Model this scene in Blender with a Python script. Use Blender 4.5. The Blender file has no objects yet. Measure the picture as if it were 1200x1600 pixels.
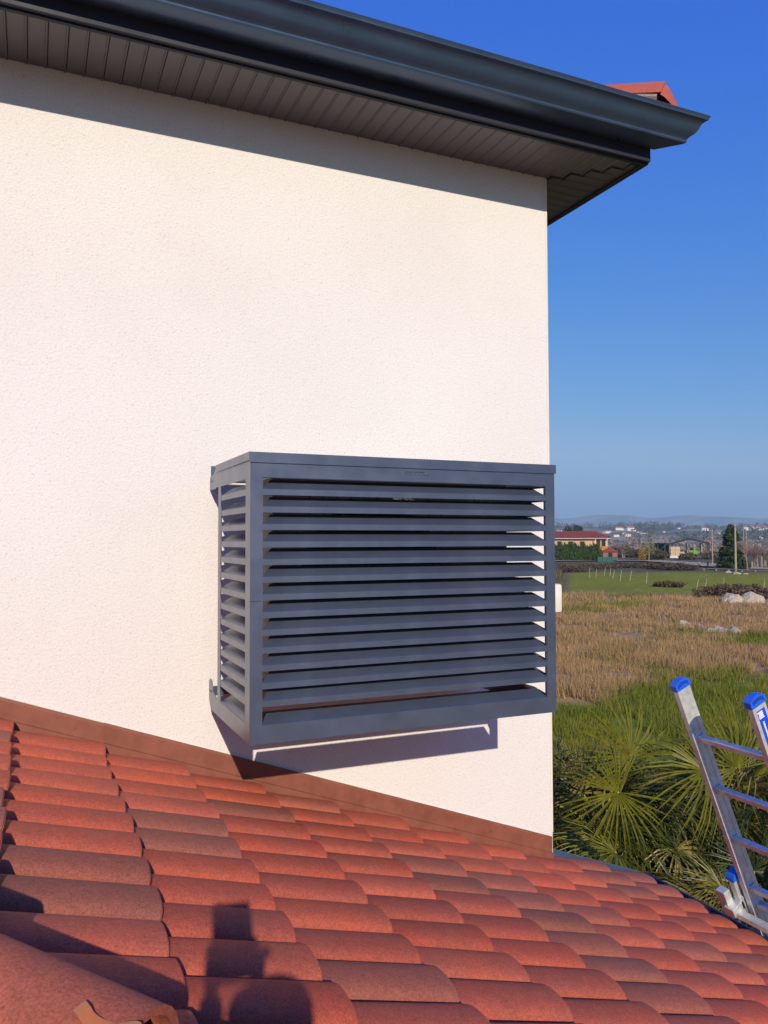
import bpy, bmesh, math, random
import numpy as np
from mathutils import Vector, Matrix, noise as mnoise
random.seed(7); np.random.seed(7)
R = math.radians
S = bpy.context.scene
COL = S.collection

# ------------------------------------------------------------------ camera, sky, sun, exposure
cam_d = bpy.data.cameras.new('camera'); cam = bpy.data.objects.new('camera', cam_d); COL.objects.link(cam)
S.camera = cam
cam_d.sensor_fit = 'VERTICAL'; cam_d.sensor_height = 36.0; cam_d.lens = 36.0 * 1237.4 / 1600
cam_d.clip_start = 0.03; cam_d.clip_end = 30000
yaw, pit, rol = R(23.99), R(2.077), R(0.1435)
fwd = Vector((math.sin(yaw) * math.cos(pit), math.cos(yaw) * math.cos(pit), math.sin(pit)))
right = Vector((math.cos(yaw), -math.sin(yaw), 0)); down = fwd.cross(right)
r2 = right * math.cos(rol) + down * math.sin(rol); d2 = down * math.cos(rol) - right * math.sin(rol)
cam.matrix_world = Matrix((( r2.x, -d2.x, -fwd.x, 0), (r2.y, -d2.y, -fwd.y, 0), (r2.z, -d2.z, -fwd.z, 0), (0, 0, 0, 1)))

SUN = Vector((.215, 1.0, -.475)).normalized()
world = bpy.data.worlds.new('World'); S.world = world; world.use_nodes = True
wn = world.node_tree; bg = wn.nodes['Background']
sky = wn.nodes.new('ShaderNodeTexSky'); sky.sky_type = 'NISHITA'; sky.sun_disc = False
sky.sun_elevation = math.asin(-SUN.z); sky.sun_rotation = math.atan2(-SUN.x, -SUN.y) % (2 * math.pi)
sky.altitude = 300; sky.air_density = 1.0; sky.dust_density = 0.1; sky.ozone_density = 4.5
SKYS = 0.115
sp = wn.nodes.new('ShaderNodeSeparateColor'); cbn = wn.nodes.new('ShaderNodeCombineColor'); wn.links.new(sky.outputs[0], sp.inputs[0])
# deeper, camera-like blue: a power curve per channel on the physical sky, capped so that no patch of it glows
for i, (ref, gain, pw, cap_) in enumerate(((.333, .205, 2.0, .44), (.527, .405, 1.0, .74), (.737, .78, .14, 1.1))):
    a = wn.nodes.new('ShaderNodeMath'); a.operation = 'MULTIPLY'; a.inputs[1].default_value = SKYS / ref; wn.links.new(sp.outputs[i], a.inputs[0])
    c_ = wn.nodes.new('ShaderNodeMath'); c_.operation = 'MINIMUM'; c_.inputs[1].default_value = cap_ / ref; wn.links.new(a.outputs[0], c_.inputs[0])
    p_ = wn.nodes.new('ShaderNodeMath'); p_.operation = 'POWER'; p_.inputs[1].default_value = pw; wn.links.new(c_.outputs[0], p_.inputs[0])
    g_ = wn.nodes.new('ShaderNodeMath'); g_.operation = 'MULTIPLY'; g_.inputs[1].default_value = gain / SKYS; wn.links.new(p_.outputs[0], g_.inputs[0]); wn.links.new(g_.outputs[0], cbn.inputs[i])
wn.links.new(cbn.outputs[0], bg.inputs[0]); bg.inputs[1].default_value = SKYS
sl = bpy.data.lights.new('sun', 'SUN'); sl.energy = 5.0; sl.angle = R(0.5); sl.color = (1.0, .905, .745)
so = bpy.data.objects.new('sun', sl); COL.objects.link(so)
so.rotation_euler = SUN.to_track_quat('-Z', 'Y').to_euler(); so.location = (-6, -14, 12)
S.view_settings.view_transform = 'Standard'; S.view_settings.look = 'None'
S.view_settings.exposure = 0.0; S.view_settings.gamma = 1.0; S.view_settings.use_curve_mapping = False
S.cycles.volume_bounces = 0; S.cycles.max_bounces = 6

# ------------------------------------------------------------------ helpers
class MB:
    """collects vertices and faces of ONE mesh"""
    def __init__(s): s.v = []; s.f = []; s.m = []
    def add(s, vs, fs, mi=0):
        b = len(s.v); s.v += [tuple(v) for v in vs]; s.f += [tuple(b + i for i in f) for f in fs]; s.m += [mi] * len(fs)
        return s
    def box(s, x0, x1, y0, y1, z0, z1, mi=0):
        v = [(x0,y0,z0),(x1,y0,z0),(x1,y1,z0),(x0,y1,z0),(x0,y0,z1),(x1,y0,z1),(x1,y1,z1),(x0,y1,z1)]
        return s.add(v, [(0,3,2,1),(4,5,6,7),(0,1,5,4),(1,2,6,5),(2,3,7,6),(3,0,4,7)], mi)
    def prism(s, poly, axis, a, b, mi=0, cap=True):
        """poly: 2-d points; axis 0: (y,z) along x; axis 1: (x,z) along y; axis 2: (x,y) along z. a,b numbers or lists per point"""
        n = len(poly); A = a if hasattr(a, '__len__') else [a] * n; B = b if hasattr(b, '__len__') else [b] * n
        def P(p, t): return (t, p[0], p[1]) if axis == 0 else ((p[0], t, p[1]) if axis == 1 else (p[0], p[1], t))
        v = [P(p, A[i]) for i, p in enumerate(poly)] + [P(p, B[i]) for i, p in enumerate(poly)]
        f = [(i, (i + 1) % n, n + (i + 1) % n, n + i) for i in range(n)]
        if cap: f += [tuple(range(n))[::-1], tuple(range(n, 2 * n))]
        return s.add(v, f, mi)
    def tube(s, pts, rad, n=6, mi=0, cap=True):
        pts = [Vector(p) for p in pts]; rads = rad if hasattr(rad, '__len__') else [rad] * len(pts)
        vs = []; fs = []
        for i, p in enumerate(pts):
            d = (pts[min(i + 1, len(pts) - 1)] - pts[max(i - 1, 0)]).normalized()
            a = d.cross(Vector((0, 0, 1)));
            if a.length < 1e-3: a = d.cross(Vector((1, 0, 0)))
            a.normalize(); b = d.cross(a)
            for k in range(n):
                t = 2 * math.pi * k / n; vs.append(p + (a * math.cos(t) + b * math.sin(t)) * rads[i])
        for i in range(len(pts) - 1):
            for k in range(n): fs.append((i * n + k, i * n + (k + 1) % n, (i + 1) * n + (k + 1) % n, (i + 1) * n + k))
        if cap: fs += [tuple(range(n))[::-1], tuple((len(pts) - 1) * n + k for k in range(n))]
        return s.add(vs, fs, mi)
    def obox(s, c, ux, uy, uz, mi=0):
        """box with centre c and half vectors"""
        c = Vector(c); ux, uy, uz = Vector(ux), Vector(uy), Vector(uz)
        v = [c + ux * a + uy * b + uz * d for d in (-1, 1) for a, b in ((-1,-1),(1,-1),(1,1),(-1,1))]
        return s.add(v, [(0,3,2,1),(4,5,6,7),(0,1,5,4),(1,2,6,5),(2,3,7,6),(3,0,4,7)], mi)
    def mesh(s, name, mats, smooth=None, bevel=0):
        me = bpy.data.meshes.new(name); me.from_pydata(s.v, [], s.f)
        bm = bmesh.new(); bm.from_mesh(me); bmesh.ops.recalc_face_normals(bm, faces=bm.faces)
        if bevel:
            ed = [e for e in bm.edges if len(e.link_faces) == 2 and e.calc_face_angle(0) > .6]
            bmesh.ops.bevel(bm, geom=ed, offset=bevel, segments=2, affect='EDGES', profile=.5)
        bm.to_mesh(me); bm.free()
        for m in (mats if isinstance(mats, (list, tuple)) else [mats]): me.materials.append(m)
        if isinstance(mats, (list, tuple)) and len(mats) > 1 and not bevel: me.polygons.foreach_set('material_index', s.m)
        if smooth:
            me.polygons.foreach_set('use_smooth', [True] * len(me.polygons)); me.set_sharp_from_angle(angle=R(smooth))
        return me
    def build(s, name, mats, parent=None, smooth=None, bevel=0, **k):
        return link(name, s.mesh(name, mats, smooth, bevel), parent, **k)

def link(name, data, parent=None, label=None, cat=None, group=None, kind=None, loc=None, mat=None):
    o = bpy.data.objects.new(name, data); COL.objects.link(o)
    if parent is not None: o.parent = parent
    if loc is not None: o.location = loc
    if mat is not None: o.matrix_basis = mat
    return tag(o, label, cat, group, kind)
def tag(o, label=None, cat=None, group=None, kind=None):
    if label: o['label'] = label
    if cat: o['category'] = cat
    if group: o['group'] = group
    if kind: o['kind'] = kind
    return o
def thing(name, label, cat, loc=(0, 0, 0), group=None, rz=0):
    o = bpy.data.objects.new(name, None); COL.objects.link(o); o.location = loc; o.rotation_euler = (0, 0, rz)
    o.empty_display_size = .2
    return tag(o, label, cat, group)
def npmesh(name, V, F, mat, cols=None, smooth=False):
    """fast mesh from arrays: F (n,k)"""
    me = bpy.data.meshes.new(name); V = np.asarray(V, np.float32); F = np.asarray(F, np.int32); k = F.shape[1]
    me.vertices.add(len(V)); me.vertices.foreach_set('co', V.ravel())
    me.loops.add(F.size); me.loops.foreach_set('vertex_index', F.ravel())
    me.polygons.add(len(F)); me.polygons.foreach_set('loop_start', np.arange(0, F.size, k, dtype=np.int32))
    if smooth: me.polygons.foreach_set('use_smooth', np.ones(len(F), bool))
    me.update(calc_edges=True)
    if cols is not None:
        a = me.color_attributes.new('tone', 'FLOAT_COLOR', 'POINT')
        c = np.ones((len(V), 4), np.float32); c[:, :3] = cols; a.data.foreach_set('color', c.ravel())
    me.materials.append(mat); return me

# ------------------------------------------------------------------ materials
def node(nt, t, **k):
    n = nt.nodes.new(t)
    for a, b in k.items():
        if a in n.inputs: n.inputs[a].default_value = b
        else: setattr(n, a, b)
    return n
def mat(name, col, rough=.6, metal=0, spec=.5, nscale=None, namt=.12, bump=None, bscale=100, bdist=.002, coat=0, objcol=False, trans=0, attr=None, ndetail=4):
    m = bpy.data.materials.new(name); m.use_nodes = True; nt = m.node_tree; L = nt.links.new
    p = nt.nodes['Principled BSDF']
    p.inputs['Base Color'].default_value = (*col, 1); p.inputs['Roughness'].default_value = rough
    p.inputs['Metallic'].default_value = metal; p.inputs['Specular IOR Level'].default_value = spec
    p.inputs['Coat Weight'].default_value = coat; p.inputs['Coat Roughness'].default_value = .30
    tc = node(nt, 'ShaderNodeTexCoord'); src = None
    if objcol:
        oi = node(nt, 'ShaderNodeObjectInfo'); src = oi.outputs['Color']
    if attr:
        at = node(nt, 'ShaderNodeAttribute'); at.attribute_name = attr; src = at.outputs['Color']
    if nscale:
        nz = node(nt, 'ShaderNodeTexNoise', Scale=nscale, Detail=ndetail, Roughness=.6); L(tc.outputs['Object'], nz.inputs['Vector'])
        mr = node(nt, 'ShaderNodeMapRange'); mr.inputs[1].default_value = .3; mr.inputs[2].default_value = .7
        mr.inputs[3].default_value = 1 - namt; mr.inputs[4].default_value = 1 + namt; L(nz.outputs[0], mr.inputs[0])
        mx = node(nt, 'ShaderNodeVectorMath', operation='SCALE')
        if src: L(src, mx.inputs[0])
        else: mx.inputs[0].default_value = col
        L(mr.outputs[0], mx.inputs['Scale']); src = mx.outputs[0]
        rr = node(nt, 'ShaderNodeMapRange'); rr.inputs[1].default_value = .3; rr.inputs[2].default_value = .7
        rr.inputs[3].default_value = max(.02, rough - .08); rr.inputs[4].default_value = min(1, rough + .08); L(nz.outputs[0], rr.inputs[0]); L(rr.outputs[0], p.inputs['Roughness'])
    if src: L(src, p.inputs['Base Color'])
    if bump:
        nb = node(nt, 'ShaderNodeTexNoise', Scale=bscale, Detail=5, Roughness=.6); L(tc.outputs['Object'], nb.inputs['Vector'])
        bp = node(nt, 'ShaderNodeBump', Strength=bump, Distance=bdist); L(nb.outputs[0], bp.inputs['Height']); L(bp.outputs[0], p.inputs['Normal'])
    if trans:
        tr = node(nt, 'ShaderNodeBsdfTranslucent'); ad = node(nt, 'ShaderNodeMixShader'); ad.inputs[0].default_value = trans
        if src: L(src, tr.inputs[0])
        else: tr.inputs[0].default_value = (*col, 1)
        out = nt.nodes['Material Output']; L(p.outputs[0], ad.inputs[1]); L(tr.outputs[0], ad.inputs[2]); L(ad.outputs[0], out.inputs[0])
    return m

def stucco_mat():
    m = bpy.data.materials.new('stucco'); m.use_nodes = True; nt = m.node_tree; L = nt.links.new; p = nt.nodes['Principled BSDF']
    tc = node(nt, 'ShaderNodeTexCoord')
    n1 = node(nt, 'ShaderNodeTexNoise', Scale=120.0, Detail=4, Roughness=.65, Distortion=.6); L(tc.outputs['Object'], n1.inputs['Vector'])
    v1 = node(nt, 'ShaderNodeTexVoronoi', Scale=85.0); v1.distance = 'EUCLIDEAN'; L(tc.outputs['Object'], v1.inputs['Vector'])
    n2 = node(nt, 'ShaderNodeTexNoise', Scale=1.3, Detail=5, Roughness=.55); L(tc.outputs['Object'], n2.inputs['Vector'])
    ad = node(nt, 'ShaderNodeMath', operation='ADD'); L(n1.outputs[0], ad.inputs[0])
    mu = node(nt, 'ShaderNodeMath', operation='MULTIPLY'); mu.inputs[1].default_value = .5; L(v1.outputs['Distance'], mu.inputs[0]); L(mu.outputs[0], ad.inputs[1])
    bp = node(nt, 'ShaderNodeBump', Strength=.7, Distance=.0035); L(ad.outputs[0], bp.inputs['Height']); L(bp.outputs[0], p.inputs['Normal'])
    r = node(nt, 'ShaderNodeValToRGB'); e = r.color_ramp.elements
    e[0].position = .3; e[0].color = (.755, .698, .662, 1); e[1].position = .7; e[1].color = (.795, .742, .706, 1); L(n2.outputs[0], r.inputs[0])
    # small pits of the scraped render are coloured a little darker
    mr = node(nt, 'ShaderNodeMapRange'); mr.inputs[1].default_value = .30; mr.inputs[2].default_value = .44; mr.inputs[3].default_value = .74; mr.inputs[4].default_value = 1; L(n1.outputs[0], mr.inputs[0])
    sc = node(nt, 'ShaderNodeVectorMath', operation='SCALE'); L(r.outputs[0], sc.inputs[0]); L(mr.outputs[0], sc.inputs['Scale']); L(sc.outputs[0], p.inputs['Base Color'])
    p.inputs['Roughness'].default_value = .92; p.inputs['Specular IOR Level'].default_value = .2
    return m
def tile_mat(name='clay_tile'):
    m = bpy.data.materials.new(name); m.use_nodes = True; nt = m.node_tree; L = nt.links.new; p = nt.nodes['Principled BSDF']
    oi = node(nt, 'ShaderNodeObjectInfo'); tc = node(nt, 'ShaderNodeTexCoord')
    mp = node(nt, 'ShaderNodeVectorMath', operation='ADD'); L(tc.outputs['Object'], mp.inputs[0]); L(oi.outputs['Location'], mp.inputs[1])
    n1 = node(nt, 'ShaderNodeTexNoise', Scale=5.5, Detail=3, Roughness=.5); L(mp.outputs[0], n1.inputs['Vector'])
    n2 = node(nt, 'ShaderNodeTexNoise', Scale=190.0, Detail=4, Roughness=.75); L(mp.outputs[0], n2.inputs['Vector'])
    n3 = node(nt, 'ShaderNodeTexNoise', Scale=38.0, Detail=5, Roughness=.7); L(mp.outputs[0], n3.inputs['Vector'])
    mr = node(nt, 'ShaderNodeMapRange'); mr.inputs[1].default_value = .38; mr.inputs[2].default_value = .66; L(n1.outputs[0], mr.inputs[0])
    mm = node(nt, 'ShaderNodeMath', operation='MULTIPLY'); mm.inputs[1].default_value = .55; L(mr.outputs[0], mm.inputs[0])
    mx = node(nt, 'ShaderNodeMix', data_type='RGBA'); L(mm.outputs[0], mx.inputs[0]); L(oi.outputs['Color'], mx.inputs[6]); mx.inputs[7].default_value = (.34, .096, .060, 1)
    mg = node(nt, 'ShaderNodeMapRange'); mg.inputs[1].default_value = .3; mg.inputs[2].default_value = .7; mg.inputs[3].default_value = .62; mg.inputs[4].default_value = 1.38; L(n2.outputs[0], mg.inputs[0])
    m3 = node(nt, 'ShaderNodeMapRange'); m3.inputs[1].default_value = .3; m3.inputs[2].default_value = .75; m3.inputs[3].default_value = .86; m3.inputs[4].default_value = 1.12; L(n3.outputs[0], m3.inputs[0])
    m4 = node(nt, 'ShaderNodeMath', operation='MULTIPLY'); L(mg.outputs[0], m4.inputs[0]); L(m3.outputs[0], m4.inputs[1])
    sc = node(nt, 'ShaderNodeVectorMath', operation='SCALE'); L(mx.outputs[2], sc.inputs[0]); L(m4.outputs[0], sc.inputs['Scale'])
    # pale lime bloom in scattered spots
    n5 = node(nt, 'ShaderNodeTexNoise', Scale=21.0, Detail=6, Roughness=.75); L(mp.outputs[0], n5.inputs['Vector'])
    m5 = node(nt, 'ShaderNodeMapRange'); m5.inputs[1].default_value = .62; m5.inputs[2].default_value = .76; m5.inputs[4].default_value = .38; L(n5.outputs[0], m5.inputs[0])
    mb = node(nt, 'ShaderNodeMix', data_type='RGBA'); L(m5.outputs[0], mb.inputs[0]); L(sc.outputs[0], mb.inputs[6]); mb.inputs[7].default_value = (.48, .30, .24, 1)
    L(mb.outputs[2], p.inputs['Base Color']); p.inputs['Roughness'].default_value = .82; p.inputs['Specular IOR Level'].default_value = .3
    bp = node(nt, 'ShaderNodeBump', Strength=.8, Distance=.0022); L(n2.outputs[0], bp.inputs['Height']); L(bp.outputs[0], p.inputs['Normal'])
    return m
M_stucco = stucco_mat(); M_tile = tile_mat()
M_anth = mat('anthracite_aluminium', (.096, .116, .172), .42, .50, .5, coat=.55, nscale=9, namt=.06, bump=.08, bscale=900, bdist=.0004)
M_gut = mat('anthracite_gutter', (.062, .098, .165), .33, .45, .5, nscale=6, namt=.08)
M_fascia = mat('navy_black_fascia', (.020, .022, .036), .55, 0, .3, nscale=6, namt=.08)
M_soffit = mat('anthracite_soffit_pvc', (.118, .110, .112), .45, 0, .5, nscale=7, namt=.06)
M_acbody = mat('ac_ivory_paint', (.30, .29, .27), .5, nscale=12, namt=.05)
M_black = mat('black_plastic', (.012, .012, .014), .5, nscale=20)
M_flash = mat('terracotta_flashing', (.235, .072, .042), .6, nscale=14, namt=.16, bump=.2, bscale=60, bdist=.001)
M_under = mat('roof_underlay', (.03, .022, .02), .9, nscale=30)
M_mortar = mat('grey_mortar', (.30, .27, .23), .95, nscale=60, namt=.3, bump=1, bscale=140, bdist=.006)
M_clip = mat('copper_orange_clip', (.56, .17, .05), .4, 0, nscale=40, namt=.08)
M_alu = mat('bare_aluminium', (.72, .71, .67), .42, .5, nscale=25, namt=.16, bump=.1, bscale=400, bdist=.0005)
M_alubright = mat('cast_aluminium', (.66, .67, .66), .42, .55, nscale=30, namt=.12)
M_blue = mat('blue_plastic', (.012, .12, .72), .4, nscale=30, namt=.08)
M_label = mat('blue_label', (.01, .07, .68), .35, nscale=30, namt=.04)
M_white = mat('white_print', (.8, .8, .8), .5, nscale=30, namt=.03)
M_cream = mat('cream_plastic', (.78, .72, .62), .45, nscale=15, namt=.04)
M_zinc = mat('blue_grey_zinc', (.10, .15, .21), .35, .35, nscale=12, namt=.12)
M_leaf = mat('palm_leaf', (.115, .135, .022), .42, spec=.4, nscale=9, namt=.4, trans=.10, objcol=True)
M_stalk = mat('palm_stalk', (.30, .24, .045), .5, nscale=20, namt=.2)
M_bark = mat('fibrous_trunk', (.11, .075, .045), .95, nscale=30, namt=.4, bump=1, bscale=60, bdist=.02)
M_foli = mat('foliage', (.05, .08, .025), .7, spec=.2, nscale=3, namt=.35, trans=.1, objcol=True)
M_grass = mat('grass_blades', (.1, .12, .03), .75, spec=.15, attr='tone', trans=.15)
M_ground = mat('meadow_ground', (.1, .12, .03), .95, spec=.1, attr='tone', nscale=2.2, namt=.38, bump=.5, bscale=9, bdist=.05, ndetail=9)
M_far = mat('far_hill', (.1, .1, .06), 1, spec=.05, attr='tone', nscale=.012, namt=.35, ndetail=10)
M_asph = mat('old_asphalt', (.40, .31, .22), .9, nscale=.6, namt=.2)
M_lime = mat('pale_rock', (.52, .43, .32), .9, nscale=4, namt=.3, bump=1, bscale=8, bdist=.1)
M_wood = mat('weathered_wood', (.36, .31, .20), .85, nscale=8, namt=.25)
M_steel = mat('dark_steel', (.03, .04, .055), .5, nscale=5, namt=.2)
M_skin = mat('skin', (.55, .33, .24), .5, nscale=30, namt=.05)
M_cloth = mat('navy_cloth', (.03, .04, .07), .9, nscale=60, namt=.2, bump=.4, bscale=300)

# ------------------------------------------------------------------ numbers read off the photograph
W = 3.70            # plane of the rendered wall
CX = 2.668          # its corner
GZ = -4.70          # garden level below the camera
SZ = 2.072          # soffit height
KR = .368           # lower roof slope
TX0, TDX, TDY = .277, .349, .1935   # tile courses and columns
SX, SY = 3.057, 3.31                # soffit corner

# ================================================================== TERRAIN
def vnoise(x, y, seed=0):
    xi = np.floor(x).astype(np.int64); yi = np.floor(y).astype(np.int64); fx = x - xi; fy = y - yi
    fx = fx * fx * (3 - 2 * fx); fy = fy * fy * (3 - 2 * fy)
    def h(a, b):
        n = (a * 374761393 + b * 668265263 + seed * 1442695041) & 0xffffffff
        n = ((n ^ (n >> 13)) * 1274126177) & 0xffffffff
        return ((n ^ (n >> 16)) & 0xffff) / 65535.0
    return (h(xi, yi) * (1 - fx) + h(xi + 1, yi) * fx) * (1 - fy) + (h(xi, yi + 1) * (1 - fx) + h(xi + 1, yi + 1) * fx) * fy
def fbm(x, y, o=4, seed=0):
    s = 0; a = .5; t = 0
    for i in range(o): s = s + a * vnoise(x * 2 ** i, y * 2 ** i, seed + i); t += a; a *= .5
    return s / t
def sstep(a, b, x): t = np.clip((x - a) / (b - a), 0, 1); return t * t * (3 - 2 * t)
def height(x, y):
    x = np.asarray(x, float); y = np.asarray(y, float); r = np.hypot(x, y)
    z = GZ + 0 * r
    z = z + sstep(25, 60, r) * (1 - sstep(300, 400, r)) * (fbm(x / 22, y / 22, 3, 3) - .5) * .7
    z = z - 9 * sstep(300, 520, r)                                   # shallow valley behind the barn
    z = z + sstep(520, 2300, r) * (44 + 16 * (fbm(x / 700, y / 700, 4, 9) - .5)) + sstep(600, 1200, r) * 14 * (fbm(x / 260, y / 260, 3, 5) - .5)
    z = z - 40 * sstep(2700, 3300, r)
    az = np.degrees(np.arctan2(x, y))
    ridge = 250 + 60 * (fbm(az / 5.0 + 40, 0 * az, 4, 21) - .5) * 2 - 40 * sstep(38, 46, az)
    z = z + sstep(5600, 8000, r) * ridge
    return z
def tone(x, y):
    """meadow colour: dry straw against green"""
    r = np.hypot(x, y); az = np.degrees(np.arctan2(x, y))
    n = fbm(x / 7.5, y / 7.5, 5, 1); n2 = fbm(x / 1.6, y / 1.6, 3, 2); n3 = fbm(x / 3.2, y / 3.2, 3, 8)
    dry = sstep(30, 54, r + 14 * (fbm(x / 9, y / 9, 3, 77) - .5))
    wgt = .16 + .50 * dry
    d = sstep(.60, .74, n * .95 + n2 * .20 + wgt * .23)
    green = np.stack([.120 + .07 * n2, .145 + .05 * n2, .020 + 0 * n2], -1)
    straw = np.stack([(.30 + .13 * n2), (.185 + .085 * n2), (.088 + .03 * n2)], -1)
    c = green * (1 - d[..., None]) + straw * d[..., None]
    ft = (sstep(72, 76, r) * (1 - sstep(118, 128, r + 8 * n)) * sstep(36.5, 37.5, az))[..., None]     # mown bright field
    c = c * (1 - ft) + np.array([.230, .230, .022]) * (.8 + .4 * n2[..., None]) * ft
    sh = (sstep(70, 76, r) * (1 - ft[..., 0]) )[..., None]
    scrub = np.array([.135, .110, .055]) * (.7 + .6 * n2[..., None]); c = c * (1 - sh) + scrub * sh
    far = sstep(380, 600, r)[..., None]
    q = fbm(x / 120, y / 120, 3, 12)
    fc = np.where((q > .62)[..., None], np.array([.34, .27, .18]), np.where((q < .42)[..., None], np.array([.09, .09, .055]), np.array([.19, .165, .105])))
    c = c * (1 - far) + fc * far
    return c
def sheet(name, rs, azs, mt, close):
    A, Rr = np.meshgrid(np.radians(azs), rs); X = Rr * np.sin(A); Y = Rr * np.cos(A); Z = height(X, Y)
    na = len(azs); nr = len(rs); V = np.stack([X, Y, Z], -1).reshape(-1, 3); Cc = tone(X, Y).reshape(-1, 3)
    i = np.arange(nr - 1)[:, None] * na; j = np.arange(na if close else na - 1)[None, :]; j1 = (j + 1) % na
    F = np.stack([i + j, i + na + j, i + na + j1, i + j1], -1).reshape(-1, 4)
    return link(name, npmesh(name, V, F, mt, Cc, smooth=True), kind='structure')
azs = np.concatenate([np.arange(-180, 0, 3.0), np.arange(0, 70, .3), np.arange(70, 180, 2.5)])
sheet('ground', np.concatenate([[0.01], np.geomspace(2, 130, 90), np.geomspace(134, 3300, 130)]), azs, M_ground, True)
azm = np.concatenate([np.arange(-180, 0, 4.0), np.arange(0, 70, .4), np.arange(70, 180, 4)])
sheet('mountains', np.concatenate([[3300], np.geomspace(3500, 9000, 40)]), azm, M_far, True)
def gp(az, r): a = R(az); x, y = r * math.sin(a), r * math.cos(a); return Vector((x, y, float(height(x, y))))

# ================================================================== HOUSE
house = thing('house', 'white rendered house with anthracite eaves and red clay tiled lower roof', 'house', (0, 0, GZ))
def H(name, mb, m, parent=house, **k):
    o = mb.build(name, m, parent, **k)
    if parent is house: o.location = (0, 0, -GZ)
    return o
b = MB()
b.add([(-5, W, GZ), (CX, W, GZ), (CX, W, 2.30), (-5, W, 2.30), (-5, 11, GZ), (CX, 11, GZ), (CX, 11, 2.30), (-5, 11, 2.30)], [(0, 1, 2, 3), (1, 5, 6, 2), (5, 4, 7, 6), (4, 0, 3, 7)])
H('wall', b, M_stucco)
b = MB(); b.box(CX - .012, CX + .002, W - .0025, W + .012, -1.62, SZ)
H('corner_trim', b, M_cream)
b = MB(); b.box(-5, 2.95, -4.5, W - .002, GZ, -2.12); H('lower_wall', b, M_stucco)

# ---- upper eave: soffit boards, fascias, gutter
eave = MB(); eave.box(-5, SX + .02, SY + .015, W + .01, SZ + .022, SZ + .03); eave.box(CX, SX + .02, W + .01, 11.4, SZ + .022, SZ + .03)
eave = H('eave', eave, M_under)
bw = .0775
def board(l0, l1):   # a soffit board running along y with a raised rib at its joint
    m = MB(); m.prism([(0.0015, 0), (bw - .012, 0), (bw - .009, -.005), (bw - .004, -.005), (bw - .0015, 0), (bw - .0015, .012), (.0015, .012)], 1, l0, l1)
    return m.mesh('soffit_board', M_soffit)
bm0 = board(SY + .012, W - .002); x = -1.9
while x < CX - .02:
    link('soffit_board', bm0, eave, loc=(x, 0, SZ)); x += bw
# mitred corner: boards shorten, the side run is laid across
xx = x
while xx < SX - .03:
    t = (xx + bw / 2 - CX) / (SX - CX); yb = W - t * (W - SY) 
    link('soffit_board', board(SY + .012, max(SY + .03, yb)), eave, loc=(xx, 0, SZ)); xx += bw
yy = SY + .06; k = 0
while yy < 6.2:
    xa = CX + .003 if yy > W else SX - (yy - SY) / (W - SY) * (SX - CX) + .01
    m = MB(); m.prism([(0.0015, 0), (bw - .012, 0), (bw - .009, -.005), (bw - .004, -.005), (bw - .0015, 0), (bw - .0015, .012), (.0015, .012)], 0, xa, SX - .002)
    m.build('soffit_board', M_soffit, eave, loc=(0, yy, SZ + (.001 if yy < W else 0))); yy += bw
b = MB(); b.box(-5, SX + .012, SY - .012, SY + .012, SZ - .004, 2.26); b.box(-5, SX + .004, SY + .012, SY + .030, SZ - .012, SZ - .0045)
H('fascia', b, M_fascia, eave)
b = MB(); b.box(SX - .002, SX + .02, SY + .012, 11.4, SZ - .008, 2.26); b.box(SX - .02, SX - .002, SY + .03, 11.4, SZ - .009, SZ - .0045)
H('fascia', b, M_fascia, eave)
# ogee gutter
gp_ = [(3.298, 2.140), (3.184, 2.140), (3.175, 2.143), (3.171, 2.150), (3.172, 2.158), (3.160, 2.172), (3.143, 2.182), (3.130, 2.196), (3.122, 2.212), (3.114, 2.228), (3.100, 2.238), (3.088, 2.243), (3.086, 2.252), (3.080, 2.262), (3.086, 2.268), (3.094, 2.264)]
inner = [(3.094, 2.258), (3.100, 2.245), (3.116, 2.234), (3.128, 2.212), (3.136, 2.198), (3.150, 2.186), (3.172, 2.172), (3.184, 2.147), (3.292, 2.147), (3.292, 2.262), (3.298, 2.262)]
poly = gp_ + inner
b = MB(); b.prism(poly, 0, -5, [3.204 + (3.17 - p[0]) * .9 for p in poly])
gut = H('gutter', b, M_gut, smooth=28)
b = MB(); b.prism(gp_ + [(3.298, 2.262)], 0, [3.2045 + (3.17 - p[0]) * .9 for p in gp_] + [3.2045 + (3.17 - 3.298) * .9], [3.2075 + (3.17 - p[0]) * .9 for p in gp_] + [3.2075 + (3.17 - 3.298) * .9])
b.build('end_cap', M_gut, gut)
for xs in (-.35, 1.62):
    b = MB(); b.prism([(p[0] - .0025, p[1] - .0015) for p in gp_[1:13]] + [(p[0], p[1]) for p in gp_[12:0:-1]], 0, xs, xs + .05)
    if False: b.build('gutter_joint', M_gut, gut)
# upper roof
UZ = 2.285
b = MB(); E1, E2 = (3.11, 3.20), (3.11, 11.5)
def uz(x, y): return UZ + .33 * min(3.11 - x, y - 3.20)
ap = 2.6
b.add([(-5, 3.20, UZ), (3.11, 3.20, UZ), (3.11, 11.5, UZ), (-5, 3.2 + ap, UZ + .33 * ap), (3.11 - ap, 3.2 + ap, UZ + .33 * ap), (3.11 - ap, 11.5, UZ + .33 * ap)], [(0, 1, 4, 3), (1, 2, 5, 4)])
b.add([(-5, 3.2, UZ - .02), (3.11, 3.2, UZ - .02), (3.11, 11.5, UZ - .02), (-5, 11.5, UZ - .02)], [(0, 3, 2, 1)])
uroof = H('upper_roof', b, M_under)

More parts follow.
